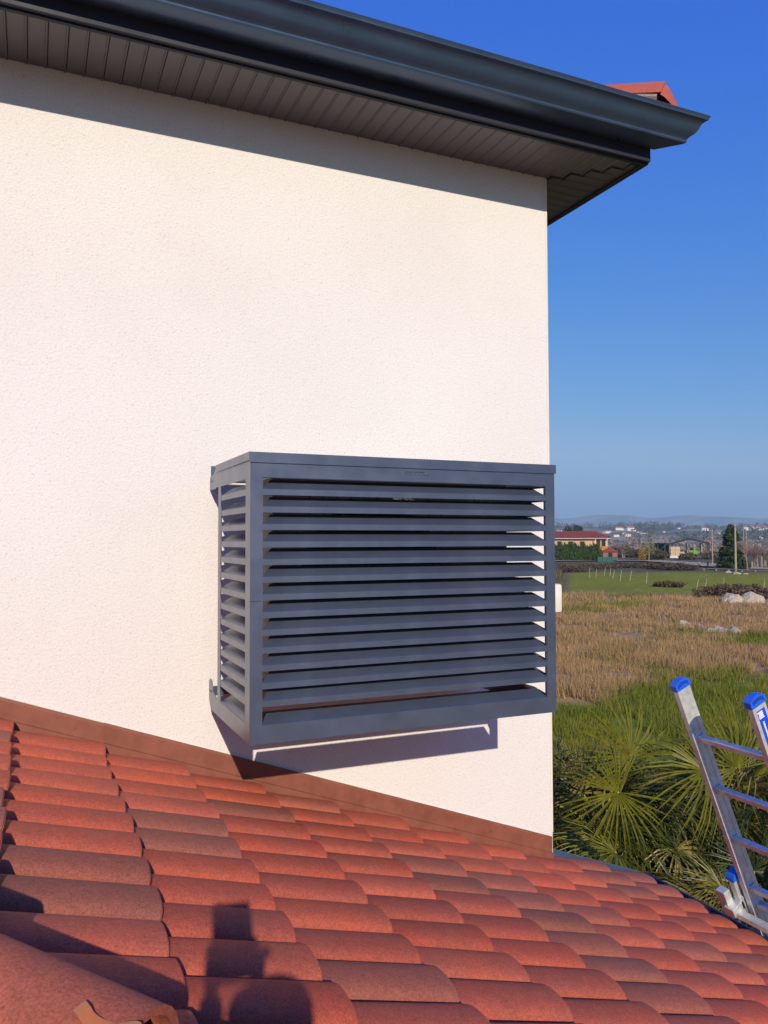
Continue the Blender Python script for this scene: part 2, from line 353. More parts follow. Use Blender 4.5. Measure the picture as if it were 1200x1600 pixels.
# ---- tiles
def tile_mesh(L=.405, w0=.158, w1=.180, h0=.052, h1=.064, pan=.030, th=.013, seg=10, nl=4):
    """one roll-and-pan tile: x = down the slope, lower end at x=0, local z up"""
    def prof(w, h, off):
        pts = [(-w / 2 - pan, 0)]
        for k in range(seg + 1):
            t = math.pi * k / seg; c, s_ = -math.cos(t), math.sin(t)
            pts.append((c * w / 2, (abs(s_) ** .44) * h))
        return [(y, z) for y, z in pts]
    vs = []; fs = []; n = seg + 2
    for j in range(nl + 1):
        t = j / nl; w = w0 + (w1 - w0) * t; h = h0 + (h1 - h0) * t; x = -L * (1 - t)
        if j == nl: pass
        for y, z in prof(w, h, 0): vs.append((x, y, z + .0))
        for y, z in prof(w - 2 * th, h - th, 0): vs.append((x, y, z - th if z < .001 else z))
    for j in range(nl):
        a = j * 2 * n; c = (j + 1) * 2 * n
        for i in range(n - 1):
            fs.append((a + i, c + i, c + i + 1, a + i + 1)); fs.append((a + n + i, a + n + i + 1, c + n + i + 1, c + n + i))
        fs.append((a, a + n, c + n, c)); fs.append((a + n - 1, c + n - 1, c + 2 * n - 1, a + 2 * n - 1))
    for a in (0, nl * 2 * n):
        for i in range(n - 1): fs.append((a + i, a + i + 1, a + n + i + 1, a + n + i))
    m = MB(); m.add(vs, fs)
    me = m.mesh('roof_tile', M_tile, smooth=50)
    bm = bmesh.new(); bm.from_mesh(me)
    ed = [e for e in bm.edges if all(abs(v.co.x) < 1e-5 for v in e.verts) and e.calc_face_angle(0) > 1.2 and max(v.co.z for v in e.verts) > .004]
    bmesh.ops.bevel(bm, geom=ed, offset=.004, segments=2, affect='EDGES'); bm.to_mesh(me); bm.free()
    return me
TM = [tile_mesh(w1=.180 + d, h1=.064 + e) for d, e in ((0, 0), (.003, .001), (-.003, -.001))]
RED = [(.50, .100, .052), (.46, .088, .048), (.52, .110, .058), (.42, .086, .050), (.47, .102, .060), (.46, .084, .044)]
BRN = [(.34, .100, .064), (.38, .106, .064), (.29, .096, .064)]
def tile_col():
    c = random.choice(BRN) if random.random() < .24 else random.choice(RED)
    f = random.uniform(.9, 1.1); return (c[0] * f, c[1] * f, c[2] * f, 1)
slope = math.atan(KR); tilt = slope - math.atan(.023 / TDX)
b = MB()
def zr(x): return -.762 - .062 - .03 - KR * x          # deck under the tiles
hipc = 1.30                                        # hip runs where x + y = hipc
def zf(y): return zr(0) - KR * (hipc - y)
# main slope deck
b.add([(3.40, hipc - 3.40, zr(3.40)), (3.40, 3.86, zr(3.40)), (-2.39, 3.86 if False else W - .003, zr(-2.39)), (2.68, W - .003, zr(2.68)), (2.68, 3.86, zr(2.68))],
      [(0, 1, 4, 3, 2)])
# front slope deck
b.add([(3.40, hipc - 3.40, zr(3.40)), (-2.39, W - .003, zr(-2.39)), (-5, W - .003, zr(-2.39)), (-5, hipc - 3.40, zr(3.40))], [(0, 1, 2, 3)])
b.add([(3.40, -2.1, zr(3.4) - .03), (3.40, 3.86, zr(3.4) - .03), (-5, 3.68, zr(3.4) - .03), (-5, -2.1, zr(3.4) - .03)], [(0, 1, 2, 3)])
lroof = H('lower_roof', b, M_under)
nt_ = 0
TOPZ = lambda x: -.762 - KR * x       # height of a roll's crest at its lower end
Y0 = W - .105
tcount = 0
for ci in range(-3, 10):
    xe = TX0 + TDX * ci
    for rj in range(-1, 19):
        y = Y0 - TDY * rj
        if rj == -1 and xe < 2.95: continue
        if rj == -1: y = Y0 + TDY
        if xe + y < hipc + .09 or (ci == -3 and y < 2.0): continue
        xj = xe + random.uniform(-.009, .009)
        Mx = Matrix.Translation((xj, y + random.uniform(-.002, .002), TOPZ(xe) - .064 + random.uniform(-.002, .002))) @ Matrix.Rotation(tilt + random.uniform(-.007, .005), 4, 'Y') @ Matrix.Rotation(random.uniform(-.010, .010), 4, 'Z') @ Matrix.Rotation(random.uniform(-.02, .02), 4, 'X')
        o = link('roof_tile', random.choice(TM), lroof, mat=Mx); o.color = tile_col(); tcount += 1
# front slope tiles near the hip
for ri in range(-6, 5):
    ye = .86 - TDX * ri
    for cj in range(0, 19):
        x = .10 + .0 - TDY * cj + .55
        if x + ye > hipc - .22 or x < -2.9 or tcount >= 292: continue
        Mx = Matrix.Translation((x, ye, zf(ye) + .03 )) @ Matrix.Rotation(-math.pi / 2, 4, 'Z') @ Matrix.Rotation(tilt, 4, 'Y')
        o = link('roof_tile', TM[0], lroof, mat=Mx); o.color = tile_col(); tcount += 1
# hip tiles
def hip_mesh(L=.46, r0=.088, r1=.108, th=.013, seg=14, nl=5, ang=False):
    vs = []; fs = []; n = seg + 1
    for j in range(nl + 1):
        t = j / nl; r = r0 + (r1 - r0) * t; x = -L * (1 - t)
        for rr in (r, r - th):
            for k in range(n):
                a = math.pi * (-.04 + 1.08 * k / seg); vs.append((x, -math.cos(a) * rr, (math.sin(a) if not ang else (1.02 - abs(math.cos(a)) ** 1.1)) * rr))
    for j in range(nl):
        a = j * 2 * n; c = (j + 1) * 2 * n
        for i in range(n - 1):
            fs += [(a + i, c + i, c + i + 1, a + i + 1), (a + n + i, a + n + i + 1, c + n + i + 1, c + n + i)]
        fs += [(a, a + n, c + n, c), (a + n - 1, c + n - 1, c + 2 * n - 1, a + 2 * n - 1)]
    for a in (0, nl * 2 * n):
        for i in range(n - 1): fs.append((a + i, a + i + 1, a + n + i + 1, a + n + i))
    return MB().add(vs, fs).mesh('hip_tile', M_tile, smooth=50)
HM = hip_mesh(); HMA = hip_mesh(ang=True, r0=.11, r1=.122)
hd = Vector((1, -1, -KR)).normalized()
def hip_matrix(P, d, roll=0):
    d = d.normalized(); s_ = Vector((0, 0, 1)).cross(d).normalized(); u = d.cross(s_)
    return Matrix(((d.x, s_.x, u.x, P.x), (d.y, s_.y, u.y, P.y), (d.z, s_.z, u.z, P.z), (0, 0, 0, 1)))
hp0 = Vector((.128, 1.132, -.640)) - Vector((0, 0, .098))      # lower end of the tile in view
hd2 = (hd + Vector((0, 0, .055))).normalized()
for k in range(-2, 5):
    P = hp0 - hd * (.40 * k)
    o = link('hip_tile', HM, lroof, mat=hip_matrix(P, hd2)); o.color = [(.40, .10, .058, 1), (.37, .09, .05, 1), (.30, .09, .06, 1)][k % 3]
# mortar bed under the open end of the hip tile
bmm = MB(); P = hp0 - hd * .03
s_ = Vector((0, 0, 1)).cross(hd).normalized(); u = hd.cross(s_)
ring = []
vs = []; fs = []
for k in range(13):
    a = math.pi * k / 12; rr = .085 + .006 * math.sin(k * 2.3); vs.append(P + (-s_ * math.cos(a) * rr + u * math.sin(a) * rr) + hd * (.012 * math.sin(k * 1.7)))
    rr = .03; vs.append(P + (-s_ * math.cos(a) * rr + u * (math.sin(a) * rr - .0)) + hd * (-.03))
for k in range(12): fs.append((2 * k, 2 * k + 1, 2 * k + 3, 2 * k + 2))
bmm.add(vs, fs); bmm.build('mortar', M_mortar, lroof)
# bent orange clip hooked over the crest of the hip tile's end
cs = []
for k in range(15):
    t = k / 14; cs.append((-.080 + .100 * t, .105 + .006 * math.sin(t * 9.0) + (.006 if t < .2 else 0) - (0 if t < .9 else .012), .012 * math.sin(t * 6.0)))
cv = []; cf = []
for (l, rr, sd) in cs:
    for q in (-.0115, .0115):
        for th in (0, .0022):
            ang = 1.92 + sd * 6; 
            cv.append(hp0 + hd2 * l + s_ * ((rr + th) * math.cos(ang) * 1 + q) + u * ((rr + th) * math.sin(ang) + .008))
for k in range(14):
    a = 4 * k; c = a + 4
    cf += [(a, a + 2, c + 2, c), (a + 1, c + 1, c + 3, a + 3), (a, c, c + 1, a + 1), (a + 2, a + 3, c + 3, c + 2)]
cf += [(0, 1, 3, 2), (56, 58, 59, 57)]
MB().add(cv, cf).build('hip_clip', M_clip, lroof, smooth=40)
# wall flashing: upright strip, lower dressed strip with a folded edge
def fz(x): return -.690 - .360 * x
fl = MB()
def strip(m, x0, x1, yz):      # yz: profile offsets (y, dz) following the slope
    n = len(yz); A = [(x0, y, fz(x0) + dz) for y, dz in yz]; B = [(x1, y, fz(x1) + dz) for y, dz in yz]
    m.add(A + B, [(i, (i + 1) % n, n + (i + 1) % n, n + i) for i in range(n)] + [tuple(range(n))[::-1], tuple(range(n, 2 * n))])
prof = [(W - .001, .0), (W - .010, .004), (W - .012, -.010), (W - .011, -.082), (W - .020, -.086), (W - .021, -.120), (W - .060, -.150), (W - .100, -.235), (W - .001, -.30)]
flash = MB(); strip(flash, -2.4, .318, prof); flash = flash.build('flashing', M_flash, house); flash.location = (0, 0, -GZ)
f2 = MB(); strip(f2, .30, 2.655, [(y - .003, dz + .003) for y, dz in prof[:-1]] + [(W - .001, -.297)]); f2 = f2.build('flashing', M_flash, house); f2.location = (0, 0, -GZ)
for i in range(9):
    x = -1.9 + .52 * i; m = MB(); m.tube([(x, W - .014, fz(x) - .045), (x, W - .0185, fz(x) - .045)], .0065, 8); m.build('screw', M_flash, flash)
b = MB(); A = []
for i in range(70):
    x = -2.3 + i * .0705; A.append((x, W - .004, fz(x) + .003 + .0012 * math.sin(i * 1.9)))
b.tube(A, .0042, 5); H('sealant', b, mat('cream_sealant', (.62, .52, .44), .6, nscale=30))
# zinc edge beyond the corner and gutter of the lower roof
b = MB(); n = 5
def zs_(x): return -.80 - KR * x
pr = [(3.845, -.01), (3.845, .012), (3.93, .018), (3.93, -.05), (3.94, -.05), (3.94, .022)]
A = [(2.672, y, zs_(2.672) + d) for y, d in pr]; B = [(3.50, y, zs_(3.50) + d) for y, d in pr]
b.add(A + B, [(i, i + 1, 7 + i, 6 + i) for i in range(5)]); H('verge_strip', b, M_zinc)
g = []; gx = 3.50; gz = TOPZ(3.42) - .115; rg = .075
for k in range(11): a = math.pi * k / 10; g.append((gx - rg * math.cos(a), gz - rg * math.sin(a) + .03))
for k in range(10, -1, -1): a = math.pi * k / 10; g.append((gx - (rg - .004) * math.cos(a), gz - (rg - .004) * math.sin(a) + .03))
b = MB(); b.prism(g, 1, -2.0, 3.98); b.tube([(gx + rg, -2, gz + .03), (gx + rg, 3.98, gz + .03)], .009, 8); H('gutter', b, M_zinc, smooth=40)
b = MB(); b.box(3.395, 3.42, -2.1, 3.86, gz - .12, gz + .05); H('fascia', b, M_gut)

# upper roof tiles: first course along the gutter, hip at the corner
usl = math.atan(.33)
for i in range(0, 26):
    x = 2.86 - i * .2
    Mx = Matrix.Translation((x, 3.205, UZ - .018)) @ Matrix.Rotation(-math.pi / 2, 4, 'Z') @ Matrix.Rotation(usl - .06, 4, 'Y')
    o = link('roof_tile', TM[0], uroof, mat=Mx); o.color = tile_col()
    o = link('roof_tile', TM[1], uroof, mat=Matrix.Translation((0, TDX, TDX * .33)) @ Mx); o.color = tile_col()
for i in range(0, 12):
    Mx = Matrix.Translation((3.12, 3.42 + i * .2, UZ - .018)) @ Matrix.Rotation(usl - .06, 4, 'Y')
    o = link('roof_tile', TM[0], uroof, mat=Mx); o.color = tile_col()
uh = Vector((1, -1, -.33)).normalized()
for k in range(0, 5):
    P = Vector((3.085, 3.225, UZ + .070)) - uh * (.40 * k)
    o = link('hip_tile', HMA, uroof, mat=hip_matrix(P, (uh + Vector((0, 0, .05))).normalized())); o.color = (.52, .11, .06, 1)

Pn = Vector((3.085, 3.225, UZ + .070)); Mh = hip_matrix(Pn, (uh + Vector((0, 0, .05))).normalized())
nv = []; nf_ = []
for (l, r_, dz) in ((-.002, .121, -.012), (.02, .112, -.020), (.085, .050, -.055), (.10, .02, -.065)):
    for k in range(13): a = math.pi * k / 12; nv.append(Mh @ Vector((l, -math.cos(a) * r_, (1.02 - abs(math.cos(a)) ** 1.1) * r_ + dz)))
for j in range(3):
    for k in range(12): nf_.append((13 * j + k, 13 * j + k + 1, 13 * j + 14 + k, 13 * j + 13 + k))
o = MB().add(nv, nf_).build('hip_end_tile', M_tile, uroof, smooth=50); o.color = (.52, .11, .06, 1)
b = MB(); b.tube([Mh @ Vector((-.25, -.10, -.01)), Mh @ Vector((-.02, -.10, -.02))], .022, 6); b.build('mortar', M_mortar, uroof)

# ================================================================== AIR CONDITIONER AND ITS COVER
BX0, BX1, BY, BZ0, BZ1 = .757, 2.155, 2.950, -.767, .340
cover = thing('air_conditioner_cover', 'anthracite louvred metal cover box fixed on the white wall', 'air conditioner cover', (BX0, W, BZ0))
coff = -Vector((BX0, W, BZ0))
def C(name, mb, m=M_anth, parent=cover, **k):
    o = mb.build(name, m, parent, **k)
    if parent is cover: o.location = coff
    return o
# lettering cut through the top plate of the front
def text_mesh(body, size, ext=0.0, offset=0):
    cu = bpy.data.curves.new('lettering', 'FONT'); cu.body = body; cu.size = size; cu.extrude = ext; cu.align_x = 'CENTER'; cu.offset = offset; cu.resolution_u = 3
    to = bpy.data.objects.new('t', cu); COL.objects.link(to); dg = bpy.context.evaluated_depsgraph_get(); dg.update()
    me = bpy.data.meshes.new_from_object(to.evaluated_get(dg)); bpy.data.objects.remove(to); return me
OZ1, OZ0 = .244, -.697            # opening in the front
OX0, OX1 = .805, 2.108
th = .003
LX0, LX1, LZ0, LZ1 = 1.30, 1.62, OZ1 + .012, OZ1 + .050
try:
    cut = text_mesh('DECOClim', .0235, .02, .0004); cut.materials.append(M_black)
    co = bpy.data.objects.new('cutter', cut); COL.objects.link(co); co.matrix_world = Matrix.Translation((1.462, BY, OZ1 + .026)) @ Matrix.Rotation(math.pi / 2, 4, 'X')
    pl = MB(); pl.box(LX0, LX1, BY, BY + th, LZ0, LZ1); plo = pl.build('plate', M_anth)
    md = plo.modifiers.new('b', 'BOOLEAN'); md.operation = 'DIFFERENCE'; md.object = co; md.solver = 'EXACT'
    dg = bpy.context.evaluated_depsgraph_get(); dg.update()
    pme = bpy.data.meshes.new_from_object(plo.evaluated_get(dg)); bpy.data.objects.remove(plo); bpy.data.objects.remove(co)
    nverts = len(pme.vertices)
    po = link('lettering_plate', pme, cover); po.location = coff
    okcut = nverts > 20
    print('lettering verts', nverts)
except Exception as e:
    print('cut failed', e); okcut = False
b = MB()
for (x0, x1, z0, z1) in ((BX0, BX1, BZ0, OZ0), (BX0, OX0, OZ0, OZ1), (OX1, BX1, OZ0, OZ1), (BX0, LX0, OZ1, BZ1 - .04), (LX1, BX1, OZ1, BZ1 - .04), (LX0, LX1, LZ1, BZ1 - .04), (LX0, LX1, OZ1, LZ0)):
    b.box(x0, x1, BY, BY + th, z0, z1)
# folded returns of the opening and of the outer edges
b.box(BX0 + .001, BX1 - .001, BY + th, BY + .022, BZ0, BZ0 + .002)
b.box(OX0, OX0 + .0022, BY + th, BY + .015, OZ0, OZ1); b.box(OX1 - .0022, OX1, BY + th, BY + .015, OZ0, OZ1)
b.box(OX0, OX1, BY + th, BY + .012, OZ1 - .002, OZ1)
C('front_frame', b)
b = MB(); b.box(BX0 - .001, OX0 - .001, BY - .0008, BY + .002, -.229, -.2275); C('seam', b, M_black)
# lid with a turned-down edge
b = MB(); b.box(BX0 - .006, BX1 + .006, BY - .006, 3.545, BZ1 - .003, BZ1)
b.box(BX0 - .006, BX1 + .006, BY - .006, BY - .0035, BZ1 - .040, BZ1 - .003)
b.box(BX0 - .006, BX0 - .0035, BY - .0035, 3.545, BZ1 - .032, BZ1 - .003); b.box(BX1 + .0035, BX1 + .006, BY - .0035, 3.545, BZ1 - .036, BZ1 - .003)
C('lid', b)
# slats: upright lip in the frame plane, blade rising inwards
NS = 14; pitch = (OZ1 - OZ0) / NS
def slat(L, miter, axis, d=.050, h=.0385):
    m = MB(); y0 = .0015; lip = .023; t = .0016
    bl = [(0, 0), (L, 0), (L, lip), (0, lip)]
    # lip front/back
    m.add([(0, y0, 0), (L, y0, 0), (L, y0, lip), (0, y0, lip), (0, y0 + t, 0), (L, y0 + t, 0), (L, y0 + t, lip - .001), (0, y0 + t, lip - .001)],
          [(0, 1, 2, 3), (4, 7, 6, 5), (0, 4, 5, 1), (0, 3, 7, 4), (1, 5, 6, 2)])
    m.add([(0, y0, lip), (L, y0, lip), (L - miter, y0 + d, lip + h), (miter, y0 + d, lip + h), (0, y0 + t, lip - .001), (L, y0 + t, lip - .001), (L - miter, y0 + d + .001, lip + h - .002), (miter, y0 + d + .001, lip + h - .002)],
          [(0, 1, 2, 3), (4, 7, 6, 5), (3, 2, 6, 7), (0, 3, 7, 4), (1, 5, 6, 2)])
    return m.mesh('slat', M_anth)
fs_me = slat(OX1 - OX0, .045, 0); fs_last = slat(OX1 - OX0, .030, 0, .050, .033)
for i in range(NS):
    z = OZ1 - (i + 1) * pitch - (.0235 if i == NS - 1 else 0)
    link('slat', fs_last if i == NS - 1 else fs_me, cover, loc=Vector((OX0, BY, z)) + coff)
b = MB(); b.box(BX0 + .005, BX1 - .005, 3.239, 3.50, -.767, -.765); C('bottom_plate', b)
# side panels (left one in view): posts, top and bottom plates with wall hooks, side slats
SY0, SY1 = 3.022, 3.462; SYB = 3.575
side_sl = slat(SY1 - SY0, .030, 1, .045, .030)
for sgn, X in ((1, BX0), (-1, BX1)):
    xa, xb = (X, X + .003) if sgn > 0 else (X - .003, X)
    m = MB()
    def pan(poly): m.prism(poly, 0, xa, xb)
    e = BY + .003
    pan([(e, OZ0), (SY0, OZ0), (SY0, OZ1 - .004), (e, OZ1 - .004)])                               # front post
    pan([(SY1, OZ0), (3.512, OZ0), (3.512, OZ1 - .004), (SY1, OZ1 - .004)])
    pan([(e, OZ1 - .004), (3.512, OZ1 - .004), (3.56, OZ1 - .002), (3.58, OZ1 - .008), (3.685, OZ1 - .008), (3.695, OZ1), (3.695, OZ1 + .052), (3.605, OZ1 + .064), (3.605, OZ1 + .068), (3.575, OZ1 + .080), (3.53, BZ1 - .033), (e, BZ1 - .033)])  # top plate with hook
    pan([(e, BZ0), (3.63, BZ0 - .0), (3.690, -.722), (3.693, -.640), (3.660, -.628), (3.632, -.634), (3.618, -.655), (3.612, -.678), (3.560, -.690), (3.512, OZ0), (e, OZ0)])
    m.box(min(xa, xb) + (.003 if sgn > 0 else -.012), max(xa, xb) + (.012 if sgn > 0 else -.003), SY1 + .044, SY1 + .046, OZ0, OZ1)
    sp = C('side_panel', m)
    for (ys, zs) in (((3.645, 3.672), (OZ1 + .028, OZ1 + .036)), ((3.630, 3.676), (-.688, -.680))):
        if sgn > 0:
            h_ = MB(); h_.box(X - .0008, X + .001, ys[0], ys[1], zs[0], zs[1]); h_.build('hook_slot', M_black, sp)
    for i in range(NS):
        z = OZ1 - (i + 1) * pitch - (.0235 if i == NS - 1 else 0)
        if sgn > 0: Mx = Matrix.Translation(Vector((X, SY1, z))) @ Matrix.Rotation(-math.pi / 2, 4, 'Z')
        else: Mx = Matrix.Translation(Vector((X, SY0, z))) @ Matrix.Rotation(math.pi / 2, 4, 'Z')
        link('side_slat', side_sl, sp, mat=Mx)
# rear frame angle and rail on wall
b = MB(); b.box(BX0 + .004, BX1 - .004, W - .012, W - .003, .280, .350); C('wall_rail', b)  # upper rail raised as dark backing, blocks the sunlit wall behind the lettering
b = MB(); b.box(BX0 + .004, BX1 - .004, W - .012, W - .003, -.71, -.67); C('wall_rail', b)

ac = thing('air_conditioner', 'ivory outdoor air conditioner with black fan grille behind anthracite louvres', 'air conditioner', (.90, 3.16, -.60))
aoff = -Vector((.90, 3.16, -.60))
AX0, AX1, AY0, AY1, AZ0, AZ1 = .905, 2.035, 3.16, 3.50, -.585, .262
fc = Vector((1.36, 0, -.16)); fr = .335
b = MB(); 
b.box(AX0, AX1, AY0 + .004, AY1, AZ1 - .03, AZ1); b.box(AX0, AX1, AY0 + .004, AY1, AZ0, AZ0 + .03)
b.box(AX0, AX0 + .01, AY0 + .004, AY1, AZ0 + .03, AZ1 - .03); b.box(AX1 - .01, AX1, AY0 + .004, AY1, AZ0 + .03, AZ1 - .03)
b.box(AX0 + .01, AX1 - .01, AY1 - .01, AY1, AZ0 + .03, AZ1 - .03)
o = b.build('casing', M_acbody, ac, bevel=.003); o.location = aoff
# front sheet with the round fan opening
vs = []; fs = []; N = 40
sq = [(AX0, AZ0), (AX1 - .30, AZ0), (AX1 - .30, AZ1), (AX0, AZ1)]
for k in range(N):
    a = 2 * math.pi * k / N; c, s2 = math.cos(a), math.sin(a)
    x1 = AX1 - .30; tt = min((x1 - fc.x) / c if c > 1e-6 else 9, (AX0 - fc.x) / c if c < -1e-6 else 9, (AZ1 - fc.z) / s2 if s2 > 1e-6 else 9, (AZ0 - fc.z) / s2 if s2 < -1e-6 else 9)
    vs += [(fc.x + c * fr, AY0, fc.z + s2 * fr), (fc.x + c * tt, AY0, fc.z + s2 * tt), (fc.x + c * fr, AY0 + .05, fc.z + s2 * fr)]
for k in range(N):
    a, c = 3 * k, 3 * ((k + 1) % N); fs += [(a, a + 1, c + 1, c), (a, c, c + 2, a + 2)]
b = MB().add(vs, fs); b.box(AX1 - .298, AX1, AY0, AY0 + .003, AZ0, AZ1); o = b.build('front_sheet', M_acbody, ac); o.location = aoff
b = MB()
for k in range(1, 12):
    rr = fr * k / 11.5; b.tube([(fc.x + rr * math.cos(2 * math.pi * q / 28), AY0 - .008, fc.z + rr * math.sin(2 * math.pi * q / 28)) for q in range(29)], .0022, 4)
for k in range(12):
    a = 2 * math.pi * k / 12; b.tube([(fc.x + .03 * math.cos(a), AY0 - .010, fc.z + .03 * math.sin(a)), (fc.x + fr * math.cos(a), AY0 - .006, fc.z + fr * math.sin(a))], .0028, 4)
for xg in np.arange(fc.x - .30, fc.x + .36, .062): b.tube([(xg, AY0 - .013, AZ0 + .06), (xg, AY0 - .013, AZ1 - .06)], .0018, 4)
o = b.build('fan_grille', M_black, ac); o.location = aoff
b = MB()
for k in range(3):
    a0 = 2 * math.pi * k / 3
    for q in range(6):
        pass
    v = []
    for q in range(7):
        a = a0 + q * .22
        v += [(fc.x + .06 * math.cos(a), AY0 + .08 + .012 * q, fc.z + .06 * math.sin(a)), (fc.x + .30 * math.cos(a), AY0 + .05 + .02 * q, fc.z + .30 * math.sin(a))]
    b.add(v, [(2 * q, 2 * q + 1, 2 * q + 3, 2 * q + 2) for q in range(6)])
b.tube([(fc.x, AY0 + .06, fc.z), (fc.x, AY0 + .20, fc.z)], .065, 14)
o = b.build('fan', M_black, ac); o.location = aoff
b = MB(); 
b.tube([(AX1 - .15, AY0 - .002, -.48), (AX1 + .05, AY0 + .1, -.60), (AX1 - .2, 3.55, -.63), (1.3, 3.60, -.64)], .012, 8); o = b.build('pipe', M_cream, ac, smooth=60); o.location = aoff
logo = text_mesh('DAIKIN', .045, .001)
M_logo = mat('logo_grey_blue', (.62, .68, .74), .4); logo.materials.append(M_logo)
o = link('logo', logo, ac, mat=Matrix.Translation(Vector((1.90, AY0 - .002, .158)) + aoff) @ Matrix.Rotation(math.pi / 2, 4, 'X'))
m = MB(); m.prism([(1.765, .158), (1.810, .158), (1.810, .190)], 1, AY0 - .003, AY0 - .001); o = m.build('logo_mark', mat('logo_cyan', (.05, .55, .85), .4), ac); o.location = aoff
for xb in (1.05, 1.90):      # mounting feet
    b = MB(); b.box(xb, xb + .04, 3.08, W - .004, AZ0 - .032, AZ0 - .002); b.prism([(3.66, AZ0 - .034), (W - .004, AZ0 - .034), (W - .004, AZ0 - .20), (3.68, AZ0 - .20)], 0, xb, xb + .04)
    b.tube([(xb + .02, 3.19, AZ0 - .044), (xb + .02, 3.19, AZ0 + .004)], .012, 8); o = b.build('bracket', M_acbody, ac); o.location = aoff

# small cream housing on the gable side wall, just past the corner
bx = thing('wall_box', 'small cream rounded plastic box on the side wall behind the corner', 'wall box', (CX, 3.77, -.33))
b = MB(); b.box(.006, .100, -.05, .05, -.082, .082); b.build('housing', M_cream, bx, bevel=.014, smooth=40)
b = MB(); b.box(.001, .006, -.04, .04, -.07, .07); b.build('back_plate', M_cream, bx)

# ================================================================== LADDER
lad = thing('ladder', 'aluminium ladder with blue end caps leaning above the tiled roof edge', 'ladder', (4.66, 2.84, GZ))
ltop = Vector((3.005, 0, -.735)); ldir = Vector((.497, 0, -1.18)).normalized(); lper = Vector((-ldir.z, 0, ldir.x)).normalized()  # lper points to +x side
if lper.x < 0: lper = -lper
loff = -Vector((4.66, 2.84, GZ)); LL = 4.25
def Lb(name, mb, m, parent=lad, **k):
    o = mb.build(name, m, parent, **k)
    if parent is lad: o.location = loff
    return o
half_w = .043
for ys, sgn in ((3.06, -1), (2.635, 1)):
    top = Vector((ltop.x, ys, ltop.z)); m = MB()
    # channel: web plus two flanges turned outwards (away from the other rail)
    o_ = -sgn
    mid = top + ldir * (LL / 2)
    m.obox(mid, lper * half_w, Vector((0, .0018, 0)), ldir * (LL / 2))
    for q in (-1, 1): m.obox(mid + lper * (q * (half_w - .002)) + Vector((0, o_ * .014, 0)), lper * .002, Vector((0, .013, 0)), ldir * (LL / 2))
    for q in (-.45, .45): m.obox(mid + lper * (q * half_w) + Vector((0, sgn * .003, 0)), lper * .004, Vector((0, .0012, 0)), ldir * (LL / 2))
    rail = Lb('rail', m, M_alu)
    # arched blue cap
    m = MB(); pr = []
    for k in range(9):
        t = -1 + 2 * k / 8; pr.append(top + lper * (t * (half_w + .006)) - ldir * (.020 + .018 * (1 - t * t)))
    lo = [top + lper * (s3 * (half_w + .006)) + ldir * .012 for s3 in (1, -1)]
    ring = pr + lo; n = len(ring)
    ya, yb = sgn * .007, o_ * .033
    m.add([p + Vector((0, ya, 0)) for p in ring] + [p + Vector((0, yb, 0)) for p in ring], [(i, (i + 1) % n, n + (i + 1) % n, n + i) for i in range(n)] + [tuple(range(n)), tuple(range(n, 2 * n))[::-1]])
    cap = Lb('end_cap', m, M_blue)
    m = MB()
    for k in range(6):
        t = -.72 + 1.44 * k / 5; cc = top + lper * (t * half_w) - ldir * (.004 + .014 * (1 - t * t)) + Vector((0, (-.0075 if sgn < 0 else -.0335), 0))
        m.obox(cc, lper * .0042, Vector((0, .0008, 0)), ldir * .009)
    m.build('cap_slot_shade', M_black if False else mat('shaded_slot_blue', (.004, .03, .28), .6), cap)  # flat bars on the cap, slot shade put into a darker blue
    m = MB(); m.obox(top + ldir * LL, lper * (half_w + .004), Vector((0, .022, 0)), ldir * .03); Lb('foot', m, M_black)
    if sgn > 0:
        lb = MB(); lb.obox(top + ldir * .235 + Vector((0, -.0278, 0)), lper * .0, Vector((0, 0, 0)), ldir * 0)
        lb = MB(); 
for k in range(14):
    s_ = .295 + .292 * k
    c = Vector((ltop.x, 0, ltop.z)) + ldir * s_
    m = MB(); m.obox(Vector((c.x, (3.058 + 2.637) / 2, c.z)), lper * .0155, Vector((0, .2085, 0)), ldir * .0145)
    Lb('rung', m, M_alu, bevel=.003)
    m = MB()
    for yy_, q in ((3.052, -1), (2.643, 1)):
        m.obox(Vector((c.x, yy_, c.z)), lper * .021, Vector((0, .0045, 0)), ldir * .0195)
    Lb('rung_joint', m, M_alu, bevel=.003)
# blue sticker with white lettering on the nearer rail's outer web (between the flanges), seen from the camera
stop = Vector((ltop.x, 2.635, ltop.z)); yface = 2.635 - .0285
m = MB(); m.obox(stop + ldir * .02 + Vector((0, -.0285, 0)), lper * .0, Vector((0, 0, 0)), ldir * 0)
cov = MB(); cov.obox(stop + ldir * (LL / 2) + Vector((0, -.0265, 0)), lper * half_w, Vector((0, .0008, 0)), ldir * (LL / 2)); Lb('rail_face', cov, M_alu)
st = MB(); st.obox(stop + ldir * .27 + lper * .002 + Vector((0, -.0280, 0)), lper * .026, Vector((0, .0004, 0)), ldir * .235); stk = Lb('sticker', st, M_label)
def txt(body, size, s_, off, parent):
    me = text_mesh(body, size, 0, .0006); me.materials.append(M_white)
    P = stop + ldir * s_ + lper * off + Vector((0, -.0288, 0))
    ax = ldir; uy = lper; nz_ = Vector((0, -1, 0))
    ax_ = ldir; up_ = nz_.cross(ax_)
    Mx = Matrix(((ax_.x, up_.x, nz_.x, P.x), (ax_.y, up_.y, nz_.y, P.y), (ax_.z, up_.z, nz_.z, P.z), (0, 0, 0, 1)))
    return link('lettering', me, parent, mat=Mx)
